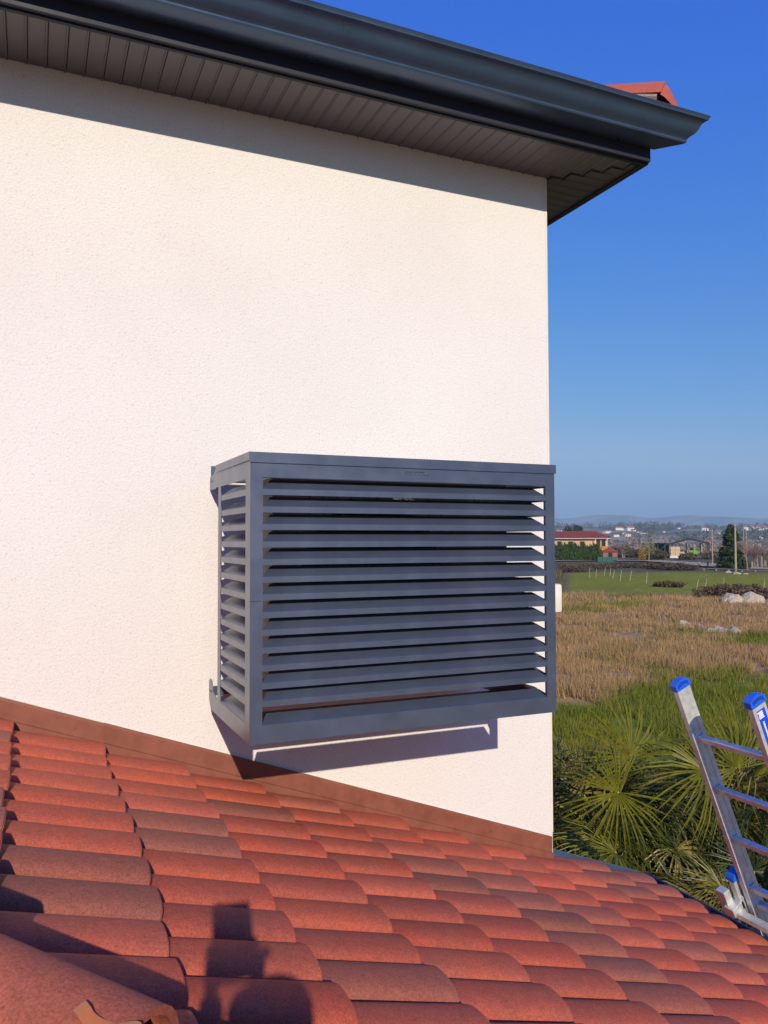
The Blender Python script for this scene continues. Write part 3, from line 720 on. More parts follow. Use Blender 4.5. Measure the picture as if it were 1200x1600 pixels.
def glyph_bars(name, s0, off, w, h, n, seed):      # white print too small to read in the photo, kept as a row of strokes
    g = random.Random(seed); m = MB()
    for q in range(n):
        c = stop + ldir * (s0 + w * (q + .5) / n) + lper * (off + g.uniform(-.06, .06) * h) + Vector((0, -.0288, 0))
        m.obox(c, lper * (h * .5 * g.uniform(.75, 1)), Vector((0, .0003, 0)), (ldir + lper * .12) * (w / n * .40))
    o = m.build(name, M_white, stk); return o
glyph_bars('printed_mark', .040, -.006, .036, .034, 4, 1)
glyph_bars('printed_line', .092, -.004, .115, .011, 17, 2)
glyph_bars('printed_mark', .222, -.006, .042, .036, 4, 1)
txt('YE', .046, .300, -.020, stk)
# cast hinge, blue knob and the folded lower section lying along the eave
stab = thing('ladder_stabiliser', 'pale cast metal hinge block with blue knob and twin bars beside the roof edge', 'ladder stabiliser', (3.52, 3.0, -1.9))
so_ = -Vector((3.52, 3.0, -1.9)) + Vector((-.03, 0, -.012))
def Sb(name, mb, m, **k):
    o = mb.build(name, m, stab, **k); o.location = so_; return o
ex = Vector((1, 0, 0)); ey = Vector((0, 1, 0))
c0 = Vector((3.470, 3.13, -1.80)) + ldir * .075
m = MB(); m.obox(c0, lper * .044, ey * .020, ldir * .115); m.obox(c0 + ldir * .03 + Vector((0, -.024, 0)), lper * .030, ey * .006, ldir * .050); Sb('hinge_plate', m, M_alubright, bevel=.005)
m = MB(); m.obox(c0 - lper * .075 + ldir * .015 + ey * .05, lper * .022, ey * .03, ldir * .075); m.obox(c0 - lper * .02 + ldir * .05 + ey * .03, lper * .04, ey * .012, ldir * .018); Sb('clamp', m, M_alubright, bevel=.005)
m = MB(); pk = c0 - ldir * .115
pr = [pk + lper * (.050 * math.cos(a)) - ldir * (.042 * math.sin(a)) for a in [math.pi * q / 8 for q in range(9)]]; n = 9
m.add([p - ey * .026 for p in pr] + [p + ey * .026 for p in pr], [(i, (i + 1) % n, n + (i + 1) % n, n + i) for i in range(n)] + [tuple(range(n)), tuple(range(n, 2 * n))[::-1]]); Sb('blue_cap', m, M_blue)
m = MB(); m.tube([c0 - ldir * .085 + Vector((0, -.018, 0)), c0 - ldir * .085 + Vector((0, -.036, 0))], .017, 12); Sb('bolt', m, M_alubright)
for dx, dz in ((.0, .0), (.085, .055)):
    m = MB(); a = Vector((3.445 + dx, 3.20, -1.955 + dz)); e2 = Vector((3.50 + dx, 1.2, -1.96 + dz))
    d = (e2 - a); m.obox((a + e2) / 2, d / 2, Vector((.020, .0, 0)), Vector((0, 0, .013))); m.obox((a + e2) / 2 + Vector((.018, 0, .016)), d / 2, Vector((.003, 0, 0)), Vector((0, 0, .008)))
    Sb('bar', m, M_alubright, bevel=.003)
m = MB(); m.obox(Vector((3.49, 3.14, -1.905)), Vector((.075, 0, .045)), ey * .03, Vector((-.012, 0, .022))); Sb('cross_piece', m, M_alubright, bevel=.004)

# ================================================================== PALMS
def fan_mesh(seed, n=38, span=2.45, L=.62, droop=.10, fold=.05):
    rnd = random.Random(seed); vs = []; fs = []
    for k in range(n):
        a = -span + 2 * span * k / (n - 1) + rnd.uniform(-.02, .02)
        l = L * (1 - .30 * (abs(a) / span) ** 2) * rnd.uniform(.92, 1.05)
        d = Vector((math.cos(a), math.sin(a), 0)); p = Vector((-math.sin(a), math.cos(a), 0))
        dr = droop * rnd.uniform(.2, 2.4); tw = rnd.uniform(-.02, .02); br = rnd.random() < .40
        st_ = [(0.02, .002), (.22, .005), (.50, .0082), (.78, .0062), (1.0, .001)]; tw = rnd.uniform(-.05, .05)
        if rnd.random() < .08: continue
        base = len(vs)
        for t, w in st_:
            w = w * L / .62 * (span / 2.45 if t < .4 else 1)
            if t < .4: w = max(w, l * t * (span / (n - 1)) * .93)
            z = .05 * math.sin(t * 2) - dr * t ** 3 * l * 2 - (.55 * l * max(0, t - .6) if br else 0)
            c = d * (l * t) + Vector((0, 0, z)) + p * (tw * t)
            vs += [c - p * w, c + Vector((0, 0, -w * .9)), c + p * w]
        for j in range(4):
            q = base + 3 * j; fs += [(q, q + 3, q + 4, q + 1), (q + 1, q + 4, q + 5, q + 2)]
    return MB().add(vs, fs).mesh('fan_leaf', M_leaf)
FANS = [fan_mesh(s, n=random.choice((36, 42, 46)), span=random.uniform(1.5, 2.6), L=random.uniform(.55, .68), droop=random.uniform(.04, .22)) for s in range(8)]
GREENS = [(.085, .092, .010, 1), (.050, .066, .010, 1), (.14, .125, .016, 1), (.030, .046, .010, 1), (.065, .084, .010, 1), (.26, .20, .05, 1)]
def frame(d, up):
    d = d.normalized(); s1 = up.cross(d)
    if s1.length < 1e-3: s1 = Vector((1, 0, 0)).cross(d)
    s1.normalize(); u = d.cross(s1); return d, s1, u
def put_leaf(root, loc, hub, axis, normal, scale, fan, col):
    d, s1, u = frame(axis, normal)
    Mx = Matrix(((d.x, s1.x, u.x, hub.x), (d.y, s1.y, u.y, hub.y), (d.z, s1.z, u.z, hub.z), (0, 0, 0, 1))) @ Matrix.Diagonal((scale, scale, scale, 1))
    o = link('fan_leaf', fan, root, mat=Matrix.Translation(-loc) @ Mx); o.color = col
    return o
def palm(x, y, top, n, seed, label, special=()):
    rnd = random.Random(seed); loc = Vector((x, y, GZ)); root = thing('fan_palm', label, 'palm tree', loc)
    T = Vector((x, y, top)); m = MB(); pts = []; rr = []
    for k in range(13):
        t = k / 12; pts.append(Vector((0, 0, (top - GZ - .1) * t))); rr.append(.13 + .02 * (k % 2))
    m.tube(pts, rr, 10)
    for k in range(60):
        a = rnd.uniform(0, 6.28); z = rnd.uniform(.3, top - GZ - .1); q = Vector((math.cos(a) * .13, math.sin(a) * .13, z)); m.tube([q, q + Vector((math.cos(a) * .07, math.sin(a) * .07, .10))], [.016, .006], 4)
    m.build('trunk', M_bark, root)
    stalks = MB()
    for k in range(n):
        az = k * 2.39996 + rnd.uniform(-.3, .3); el = 1.25 - 2.05 * (k / n) ** .9 + rnd.uniform(-.12, .12)
        d = Vector((math.cos(az) * math.cos(el), math.sin(az) * math.cos(el), math.sin(el))); ls = rnd.uniform(.40, .70)
        hub = T + d * ls + Vector((0, 0, -.14 * ls))
        mid = T + d * ls * .5 + Vector((0, 0, .03)); stalks.tube([T - loc + Vector((0, 0, -.05)), mid - loc, hub - loc], [.014, .009, .007], 5)
        ax = (d + Vector((0, 0, -.30 - .35 * rnd.random()))).normalized()
        nr = (Vector((0, 0, 1)) + d * .35 + Vector((rnd.uniform(-.5, .5), rnd.uniform(-.5, .5), 0))).normalized()
        put_leaf(root, loc, hub, ax, nr, rnd.uniform(.65, .95), rnd.choice(FANS), rnd.choice(GREENS))
    for hub, ax, nr, sc_, fi in special:
        hub = Vector(hub); mid = (T + hub) / 2 + Vector((0, 0, .06)); stalks.tube([T - loc + Vector((0, 0, -.05)), mid - loc, hub - loc], [.014, .010, .008], 5)
        put_leaf(root, loc, hub, Vector(ax), Vector(nr), sc_, FANS[fi], (.155, .150, .012, 1))
    stalks.build('leaf_stalks', M_stalk, root, smooth=60)
    return root
def at(px, py, dist):   # a world point in the direction of a photo pixel, used once to measure the palms
    v = Vector(((px - 600) / 1237.4, (py - 800) / 1237.4, 1)); return (r2 * v.x + d2 * v.y + fwd * v.z) * dist
CAMD = -fwd
palm(4.75, 5.85, -2.72, 66, 1, 'fan palm nearest the white wall corner, behind the roof edge', special=[
    (at(966, 1238, 5.9), -right * .8 - Vector((0, 0, .35)), CAMD + Vector((0, 0, .6)), .80, 0),
    (at(962, 1332, 5.8), Vector((-.75, .1, .35)), CAMD * .35 + Vector((0, 0, 1)), .85, 2),
    (at(985, 1180, 6.6), Vector((-.4, .2, .8)), CAMD + Vector((.3, 0, .2)), .9, 5)])
palm(6.15, 5.55, -2.62, 72, 2, 'fan palm with the tallest crown, seen behind the ladder', special=[
    (at(1100, 1205, 6.3), -right * 1.0 + Vector((0, 0, .33)), CAMD * .55 + Vector((0, 0, .7)), 1.0, 3),
    (at(1150, 1200, 6.5), -right * .5 + Vector((0, 0, .75)), CAMD + Vector((0, 0, .1)), 1.0, 1)])
palm(5.7, 7.4, -3.0, 56, 3, 'fan palm farthest back, between the other two crowns')
palm(5.2, 4.6, -3.2, 56, 4, 'low fan palm with drooping leaves right behind the roof gutter')
palm(7.6, 6.8, -2.95, 54, 5, 'fan palm at the right border, beyond the ladder')

# low garden shrubs filling the dark under the palms
def clump_mesh(name, n, rx, rz, size, seed, m=M_foli, tall=1.0):
    g = np.random.RandomState(seed); u = g.normal(size=(n, 3)); u /= np.linalg.norm(u, axis=1)[:, None]; rad = g.uniform(.35, 1, n) ** .5
    lump = 1 + .35 * (vnoise(u[:, 0] * 2.2 + 9, u[:, 1] * 2.2 + u[:, 2] * 2 + 5, seed) - .5) * 2
    c = u * (rad * lump)[:, None] * np.array([rx, rx, rz]) + np.array([0, 0, rz * .92])
    c[:, 2] = np.maximum(c[:, 2], .02)
    a = g.normal(size=(n, 3)); a /= np.linalg.norm(a, axis=1)[:, None]; b_ = np.cross(a, g.normal(size=(n, 3))); b_ /= np.linalg.norm(b_, axis=1)[:, None]
    s_ = size * g.uniform(.6, 1.4, n)[:, None]; a[:, 2] *= tall
    V = np.stack([c - b_ * s_ * .4, c + b_ * s_ * .4, c + a * s_], 1).reshape(-1, 3); F = np.arange(3 * n).reshape(-1, 3)
    return npmesh(name, V, F, m)

# ================================================================== MEADOW
def blades(name, n, a0, a1, r0, r1, seed, hmin, hmax, w, label, dryonly=False, stalk=0):
    g = np.random.RandomState(seed); az = np.radians(g.uniform(a0, a1, n)); r = r0 * (r1 / r0) ** g.uniform(0, 1, n)
    x = r * np.sin(az); y = r * np.cos(az)
    ci = fbm(x / 1.1, y / 1.1, 2, 31); x += g.normal(size=n) * .08; y += g.normal(size=n) * .08
    c = tone(x, y); dryness = np.clip((c[:, 0] - .14) / .08, 0, 1)
    keep = (ci > .38) & ~((x < 3.6) & (y < 14)) 
    keep &= (r < 71) | (az < R(36.5))
    if dryonly: keep &= dryness > .35
    x, y, r, c, ci, dryness = x[keep], y[keep], r[keep], c[keep], ci[keep], dryness[keep]; n = len(x)
    z = height(x, y); h = g.uniform(hmin, hmax, n) * (.35 + 1.3 * fbm(x / 2.2, y / 2.2, 3, 55)) * (1 + .5 * dryness); th_ = g.uniform(0, 6.28, n)
    ww = w * np.maximum(1, r / 24) * g.uniform(.6, 1.4, n); dx = np.cos(th_) * ww; dy = np.sin(th_) * ww
    ln = g.normal(size=(n, 2)) * .28 * h[:, None]
    V = np.stack([np.stack([x - dx, y - dy, z - .03], -1), np.stack([x + dx, y + dy, z - .03], -1), np.stack([x + ln[:, 0], y + ln[:, 1], z + h], -1)], 1).reshape(-1, 3)
    v = g.uniform(.65, 1.5, n)[:, None]; c = c * v
    if dryonly: c = c * .4 + np.array([.36, .25, .13]) * .6 * v
    return link(name, npmesh(name, V, np.arange(3 * n).reshape(-1, 3), M_grass, np.repeat(c, 3, 0)), label=label, cat='grass', kind='stuff')
blades('grass', 420000, 18, 60, 6.5, 95, 11, .10, .26, .010, 'mixed green and straw grass covering the meadow')
blades('dry_grass', 90000, 18, 60, 18, 100, 12, .12, .28, .007, 'taller dry straw coloured stems in brown drifts over the meadow', dryonly=True)
blades('scrub', 40000, 22, 62, 72, 135, 13, .5, 1.0, .02, 'rough brown scrub strip along the edge of the mown field')

# ================================================================== MIDDLE DISTANCE
def G(px, py, dz=0):    # ground point from the photo, measured on flat land
    v = Vector(((px - 600) / 1237.4, (py - 800) / 1237.4, 1)); d = r2 * v.x + d2 * v.y + fwd * v.z
    t = GZ / d.z
    for _ in range(4):
        p = d * t; t = float(height(p.x, p.y)) / d.z
    p = d * t; return Vector((p.x, p.y, float(height(p.x, p.y)) + dz))
def D(px, dist, dz=0):
    v = Vector(((px - 600) / 1237.4, 0, 1)); d = (r2 * v.x + fwd); d.z = 0; d.normalize(); p = d * dist
    return Vector((p.x, p.y, float(height(p.x, p.y)) + dz))
# road: from the house on the left to the poles on the right
rp = [G(600, 879), G(780, 878), G(880, 877.5), G(950, 877), G(1020, 878), G(1080, 882), G(1130, 887), G(1180, 890), G(1260, 893), G(1400, 897)]
def ribbon(name, pts, w, m, dz=.05, **k):
    mb = MB(); A = []; 
    for i, p in enumerate(pts):
        d = (pts[min(i + 1, len(pts) - 1)] - pts[max(i - 1, 0)]); d.z = 0; d.normalize(); s_ = Vector((-d.y, d.x, 0)) * w / 2
        for q in (p + s_, p - s_): A.append((q.x, q.y, p.z + dz))
    mb.add(A, [(2 * i, 2 * i + 1, 2 * i + 3, 2 * i + 2) for i in range(len(pts) - 1)]); return mb.build(name, m, **k)
ribbon('road', rp, 6.0, M_asph, .25, kind='structure')
# leaning fence stakes
stk = MB(); stk.tube([(0, 0, 0), (.22, .0, 1.25)], [.055, .045], 5); stake_me = stk.mesh('fence_post', M_wood)
first = [(921, 903, 'first'), (931, 902, 'second'), (944, 900, 'third'), (953, 900, 'fourth'), (957, 904, 'fifth'), (969, 908, 'sixth'), (984, 908, 'seventh'), (1010, 912, 'eighth'), (1088, 921, 'ninth'), (1101, 922, 'tenth'), (1130, 923, 'eleventh'), (1193, 929, 'twelfth')]
for i, (px, py, w_) in enumerate(first):
    o = link('fence_post', stake_me, loc=G(px, py), label='pale leaning fence stake at the mown field, %s from the left' % w_, cat='fence post', group='pale fence stakes at the field edge')
    o.rotation_euler = (0, random.uniform(-.1, .12), random.uniform(-.9, .1)); o.scale = (.75, .75, random.uniform(.7, 1.05))
# rocks
def rock_mesh(seed):
    bm = bmesh.new(); bmesh.ops.create_icosphere(bm, subdivisions=2, radius=1)
    for v in bm.verts:
        f = 1 + .45 * (mnoise.noise(v.co * 1.7 + Vector((seed * 7, 0, 0)))); v.co = Vector((v.co.x * f, v.co.y * f, max(-.15, v.co.z * f * .62)))
    me = bpy.data.meshes.new('rock'); bm.to_mesh(me); bm.free(); me.materials.append(M_lime); return me
RK = [rock_mesh(s) for s in range(4)]
def pile(cx, cy, n, sx, size, label, group=None):
    if cy > 890 and cy < 900: size *= .5; sx *= .8
    t = thing('rock_pile', label, 'rock pile', G(cx, cy)); 
    for i in range(n):
        dx = random.uniform(-1, 1) * sx
        o = link('rock', random.choice(RK), t, loc=(dx * right.x + random.uniform(-.3, .3), dx * right.y + random.uniform(-.4, .4), 0)); s_ = size * random.uniform(.5, 1.3); s_ *= 1.5; o.scale = (s_, s_, s_ * random.uniform(.9, 1.5)); o.rotation_euler.z = random.uniform(0, 6)
pile(1165, 941, 9, 1.0, .42, 'pale limestone heap farthest right in the straw meadow')
pile(1088, 980, 6, .5, .20, 'small grey stones at the left of the lower stone row')
pile(1118, 989, 11, .8, .24, 'grey stones in a low row beside a green patch')
pile(1075, 938, 5, .8, .16, 'few low pale stones near the top of the straw meadow')
ORD = ['first', 'second', 'third', 'fourth', 'fifth', 'sixth', 'seventh', 'eighth', 'ninth', 'tenth', 'eleventh', 'twelfth', 'thirteenth', 'fourteenth', 'fifteenth', 'sixteenth', 'seventeenth', 'eighteenth', 'nineteenth', 'twentieth', 'twenty-first', 'twenty-second', 'twenty-third', 'twenty-fourth', 'twenty-fifth']
# bushes
def bush(px, py, rx, rz, seed, col, label, n=1400, size=.22, name='bush', cat='bush', dist=None, group=None, tall=1.0):
    o = link(name, clump_mesh(name, n, rx, rz, size, seed, tall=tall), loc=G(px, py, -.1) if dist is None else D(px, dist, -.1), label=label, cat=cat, group=group); o.color = (*col, 1); return o
bush(1045, 917, 1.5, .34, 1, (.10, .085, .03), 'low olive bush at the near edge of the mown field')
bush(1135, 933, 2.3, .62, 2, (.13, .085, .05), 'brown bramble mound left of the pale limestone heap')
bush(1160, 930, 1.8, .5, 3, (.12, .08, .05), 'brown bramble mound behind the pale limestone heap')
bush(1188, 938, 1.4, .5, 4, (.14, .09, .06), 'brown bramble mound right of the pale limestone heap')
for i, (px, py, rx, rz, c) in enumerate([(872, 893, 3, 1.1, 0), (886, 894, 3, .9, 0), (900, 892, 3, .8, 1), (918, 889, 3, .8, 0), (940, 888, 3, .7, 1), (962, 887, 3, .8, 0), (985, 887, 3, .7, 0), (1005, 887, 3.2, .8, 1), (1030, 889, 3, .9, 0), (1050, 890, 3, 1.1, 0), (1068, 891, 2.6, .9, 0)]):
    bush(px, py, rx, rz, 20 + i, [(.11, .075, .045), (.12, .10, .05)][c], 'brown bramble bush in the scrub row before the road, %s from the left' % ORD[i], n=900, size=.3, group='brown bramble bushes in the scrub row').scale = (1, 1, .6)

# farmhouse with terracotta roof
M_fwall = mat('apricot_wall', (.62, .40, .25), .9, nscale=.6, namt=.1); M_froof = mat('terracotta_roof', (.27, .050, .030), .85, nscale=3, namt=.25, bump=1, bscale=14, bdist=.1)
M_fwhite = mat('white_wall', (.74, .70, .64), .9, nscale=.5, namt=.08); M_glass = mat('dark_glass', (.03, .035, .04), .1, nscale=2); M_balc = mat('ochre_balcony', (.50, .22, .05), .7, nscale=4)
def farmhouse():
    p = D(912, 195, 0); v = p.copy(); v.z = 0; v.normalize(); rz = math.atan2(-v.x, v.y)      # local y points away from the camera
    t = thing('farmhouse', 'long two storey apricot farmhouse with red tiled roof behind the tall hedge', 'house', p, rz=rz)
    k = 195 / 1237.4
    xl, xr = -11.5, 5.3; hw = 5.15
    m = MB(); m.box(xl, xr, 0, 9, -.5, hw); m.build('wall', M_fwall, t)
    m = MB(); m.box(xr - 2.9, xr - .03, -.06, -.001, -.5, 2.2); m.build('white_wall_base', M_fwhite, t)
    rf = MB(); ov = .9
    rf.add([(xl - ov, -ov, hw + .0), (xr + ov, -ov, hw + .0), (xr - 2.6, 4.5, hw + 1.75), (xl + 2.6, 4.5, hw + 1.75), (xr + ov, 9 + ov, hw), (xl - ov, 9 + ov, hw)], [(0, 1, 2, 3), (1, 4, 2), (4, 5, 3, 2), (5, 0, 3), (0, 5, 4, 1)])
    r_ = rf.build('roof', M_froof, t)
    rb = MB()
    for q in range(30):
        x0 = xl - ov + .3 + q * .62
        def xt(x): return min(max(x, xl + 2.6), xr - 2.6)
        rb.obox(Vector((x0, 1.6, hw + .05 + 1.75 * .46)), Vector((.06, 0, 0)), Vector((0, 2.1 if xl + 1.5 < x0 < xr - 1.5 else .8, .68 if xl + 1.5 < x0 < xr - 1.5 else .26)), Vector((0, -.02, .05)))
    rb.build('tile_ribs', M_froof, r_, kind='stuff')
    m = MB(); m.box(xl - ov, xr + ov, -ov - .02, -ov + .1, hw - .12, hw - .002); m.build('gutter', M_fwhite, t)
    for x, z0, w_, h_ in ((-9.2, 3.1, 1.0, 1.3), (-6.2, 3.1, 1.0, 1.3), (-3.6, 3.1, 1.0, 1.3), (-.9, 3.1, 1.0, 1.3), (2.9, 2.7, .8, 2.1), (4.1, 2.7, .7, 2.0), (2.6, .1, .9, 1.9)):
        m = MB(); m.box(x, x + w_, -.09, -.002, z0, z0 + h_); w = m.build('window', M_glass, t)
        m = MB(); m.box(x - .12, x, -.11, -.091, z0, z0 + h_); m.box(x + w_, x + w_ + .12, -.11, -.091, z0, z0 + h_); m.build('shutter', M_balc, w)
    m = MB(); m.box(xr - 2.8, xr + .05, -1.25, -.005, 2.25, 2.40); m.box(xr - 2.8, xr + .05, -1.25, -1.19, 2.42, 3.25); m.build('balcony', M_balc, t)
    m = MB(); m.box(xr - 2.75, xr - 2.6, -1.2, -1.05, 2.42, hw - .01); m.box(xr - .1, xr + .05, -1.2, -1.05, -.5, hw - .01); m.build('post', M_fwhite, t)
    return t
farmhouse()
p = D(952, 192); tsh = thing('garden_shed', 'small red roofed garden shed beside the apricot farmhouse', 'shed', p, rz=R(-37))
m = MB(); m.box(-1.6, 1.6, -1.4, 1.4, 0, 1.9); m.build('wall', mat('shed_wall', (.30, .13, .10), .9), tsh); m = MB(); m.prism([(-2, 1.9), (2, 1.9), (0, 2.9)], 1, -1.7, 1.7); m.build('roof', M_froof, tsh)
m = MB(); m.box(-.4, .5, -1.45, -1.402, 0, 1.7); m.build('door', M_glass, tsh)
# tall thuja hedge before the farmhouse
hroot = thing('hedge', 'row of tall dark green conical conifers screening the farmhouse', 'hedge', D(900, 180))
hm = [clump_mesh('hedge_shrub', 1500, .78, 2.0, .22, 60 + s, tall=2.0) for s in range(3)]
for i in range(22):
    px = 826 + i * 5.1; q = D(px, 181 - .15 * i) - hroot.location
    o = link('hedge_shrub', hm[i % 3], hroot, loc=q); o.scale = (1, 1, random.uniform(.88, 1.06)); o.color = (.060, .105, .022, 1); o.rotation_euler.z = random.uniform(0, 6)
# low green netting fence
nf = thing('netting_fence', 'low green net fence between hedge and garden shed', 'fence', D(947, 176))
a, c = D(933, 176) - nf.location, D(962, 176) - nf.location
m = MB(); m.obox((a + c) / 2 + Vector((0, 0, .5)), (c - a) / 2, Vector((.02, .02, 0)), Vector((0, 0, .5))); m.build('net', mat('green_net', (.02, .13, .075), .8, nscale=3), nf)
for i in range(5):
    q = a.lerp(c, i / 4); m = MB(); m.box(q.x - .04, q.x + .04, q.y - .04, q.y + .04, 0, 1.15); m.build('post', M_steel, nf)
# garden wall / kerb line in front of the hedge
ribbon('pavement', [G(840, 876.3), G(900, 876), G(965, 875.4)], 2.2, mat('pale_gravel', (.42, .40, .30), .9, nscale=1), .3, kind='structure')
o = bush(1003, 876, .85, 1.3, 70, (.42, .22, .03), 'orange yellow rounded shrub beside the road', n=700, size=.2)
pt = thing('young_tree', 'small pale yellow green tree with thin trunk beside the road', 'tree', G(1014, 878))
m = MB(); m.tube([(0, 0, 0), (.03, 0, 1.6), (0, .05, 4.2)], [.09, .07, .03], 6); m.build('trunk', M_wood, pt)
o = link('crown', clump_mesh('crown', 600, 1.5, 1.5, .22, 71), pt, loc=(0, 0, 1.5)); o.color = (.28, .25, .09, 1)

# open barn
def barn():
    p = D(1055, 225); v = p.copy(); v.z = 0; v.normalize(); rz = math.atan2(-v.x, v.y); k = 225 / 1237.4
    t = thing('open_barn', 'open sided barn with dark posts and shallow gabled roof', 'barn', p, rz=rz)
    X = lambda px: (px - 1055) * k * 1.0
    xl, xm, xr = X(1009), X(1046), X(1101)
    m = MB(); m.prism([(xm - .3, 3.75), (X(1073), 5.35), (xr, 4.1), (xr, 3.7), (X(1073), 4.85), (xm - .3, 3.3)], 1, -.8, 12); m.build('roof', mat('barn_roof', (.025, .022, .03), .7, nscale=1), t)
    m = MB(); m.box(xl, xm - .35, -.6, 11, 4.05, 4.28); m.build('flat_roof', mat('barn_sheet', (.20, .20, .22), .6, nscale=1), t)
    for i in range(10):
        x = xl + (xr - xl - .3) * i / 9
        for y in (0, 11):
            m = MB(); m.box(x, x + .30, y, y + .30, -.5, 3.9 if x > xm else 4.04); m.build('post', M_steel if i not in (7, 8) or y else M_wood, t)
    m = MB(); m.box(X(1022), xm - .1, 3.0, 3.2, -.3, 3.9); m.build('side_sheet', mat('blue_black_sheet', (.018, .035, .06), .5, nscale=1), t)
    for i in range(6):
        x = X(1024 + 4 * i); m = MB(); m.box(x, x + .15, 2.85, 2.998, -.3, 3.9); m.build('sheet_rib', M_steel, t)
    m = MB(); m.box(X(1047), X(1062), -.9, -.6, -.4, .55); m.build('low_wall', M_fwhite, t)
    return t, X, rz
bt, BXf, brz = barn()
def inb(x, y): c_, s_ = math.cos(brz), math.sin(brz); return bt.location + Vector((x * c_ - y * s_, x * s_ + y * c_, 0))
M_hay = mat('straw_bale', (.62, .44, .25), .9, nscale=3, namt=.2)
gs = ['lower left', 'lower right', 'middle left', 'middle right', 'upper left', 'upper right']
for i in range(6):
    m = MB(); m.box(-.58, .58, -.5, .5, 0, .88)
    q = inb(BXf(1051.0) + (i % 2) * 1.2, .4); q.z += .6 + .9 * (i // 2) - .3
    m.build('straw_bale', M_hay, bevel=.08, loc=q, label='square straw bale in the barn stack, %s' % gs[i], cat='straw bale', group='straw bales stacked in the open barn').rotation_euler.z = brz
for i, (px, z, w_) in enumerate(((1065, 1.0, 'leaning at the left'), (1070.5, 1.5, 'lying highest'))):
    m = MB(); m.tube([(-.6, 0, 0), (.6, 0, 0)], .62, 12); q = inb(BXf(px), 1.2); q.z += z
    m.build('round_bale', M_hay, loc=q, label='round straw bale between stack and green tractor, %s' % w_, cat='straw bale', group='round bales in the open barn').rotation_euler.z = brz
tr = thing('tractor', 'bright green tractor parked under the barn roof', 'tractor', inb(BXf(1081), .8), rz=brz)
M_grn = mat('tractor_green', (.13, .45, .02), .4, nscale=4)
m = MB(); m.box(-1.5, .5, -.6, .6, 1.0, 2.0); m.box(.5, 2.6, -.35, .35, .9, 1.55); m.build('body', M_grn, tr, bevel=.08)
m = MB(); m.box(-1.2, .1, -.55, .55, 2.01, 2.75); m.build('cab', M_glass, tr, bevel=.05)
for x, r_ in ((-1.0, .78), (1.9, .5)):
    for y in (-.75, .75):
        m = MB(); m.tube([(x, y - .15, r_ + .0), (x, y + .15, r_ + .0)], r_, 16); w = m.build('wheel', M_black, tr); m = MB(); m.tube([(x, y - .17, r_), (x, y + .17, r_)], r_ * .5, 10); m.build('rim', M_hay, w)
pile(1093, 871, 8, 2.0, .7, 'pale rubble mound at the right foot of the barn')
for px, dist, rx, rz_, sd, col, lb in ((1010, 200, 2.6, 1.5, 80, (.08, .068, .04), 'wide dark bush before the left end of the barn'), (1024, 200, 2.2, 1.2, 81, (.09, .08, .04), 'dark round bush before the blue barn wall'), (1074, 205, 2.0, .8, 82, (.12, .115, .05), 'olive bush in front of the green tractor'), (975, 230, 5, 1.5, 83, (.13, .11, .06), 'wide brown bush between the farmhouse shed and the barn'), (1122, 215, 5, 1.0, 84, (.15, .12, .08), 'low brown bush right of the barn')):
    bush(px, 0, rx, rz_, sd, col, lb, n=2600, size=.4, dist=dist)
# utility poles
for px, dist, h_, lb, ln in ((1148, 128, 6.9, 'thick pale utility pole beside the dark conifer', .0), (1112, 150, 7.0, 'thin grey pole left of the conifer', 0), (1165, 215, 9.0, 'left of two distant poles above the bare tree', 0), (1161, 214, 8.6, 'right of two distant poles above the bare tree', 0)):
    if px == 1165: lb = 'right of two distant poles above the bare tree'
    if px == 1161: lb = 'left of two distant poles above the bare tree'
    t = thing('utility_pole', lb, 'pole', D(px, dist)); m = MB(); w_ = .17 if px == 1148 else .10; m.tube([(0, 0, -.3), (ln, 0, h_)], [w_, w_ * .7], 8); m.build('shaft', M_wood, t)
    m = MB(); m.box(-.07, .07, -.5, .5, h_ - .35, h_ - .25); m.build('crossarm', M_wood, t)
# roadside posts and rail near the right
for i, px in enumerate((1092, 1106, 1128, 1139, 1157, 1175, 1190)):
    m = MB(); m.box(-.09, .09, -.09, .09, 0, 1.05 if px != 1190 else 1.9); m.build('road_post', M_wood, loc=G(px, 888), label='short pale post on the far side of the road, %s from the left' % ['first', 'second', 'third', 'fourth', 'fifth', 'sixth', 'seventh'][i], cat='post', group='short posts along the road')
m = MB(); 
gr = thing('guard_rail', 'low pale guard rail along the near side of the road', 'guard rail', G(1180, 894))
a, c = G(1072, 890) - gr.location, G(1260, 897) - gr.location
m.obox((a + c) / 2 + Vector((0, 0, .30)), (c - a) / 2, Vector((.03, .03, 0)), Vector((0, 0, .06))); m.build('rail', mat('pale_concrete', (.34, .27, .21), .9, nscale=1), gr)
for i in range(9):
    q = a.lerp(c, (i + .5) / 9); m = MB(); m.box(q.x - .08, q.x + .08, q.y - .08, q.y + .08, -.1, .24); m.build('post', M_wood, gr)
pile(1143, 895, 5, .8, .38, 'white rubble lumps at the foot of the thick utility pole')
pile(1156, 897, 5, .9, .40, 'whitish boulders just right of the thick utility pole')

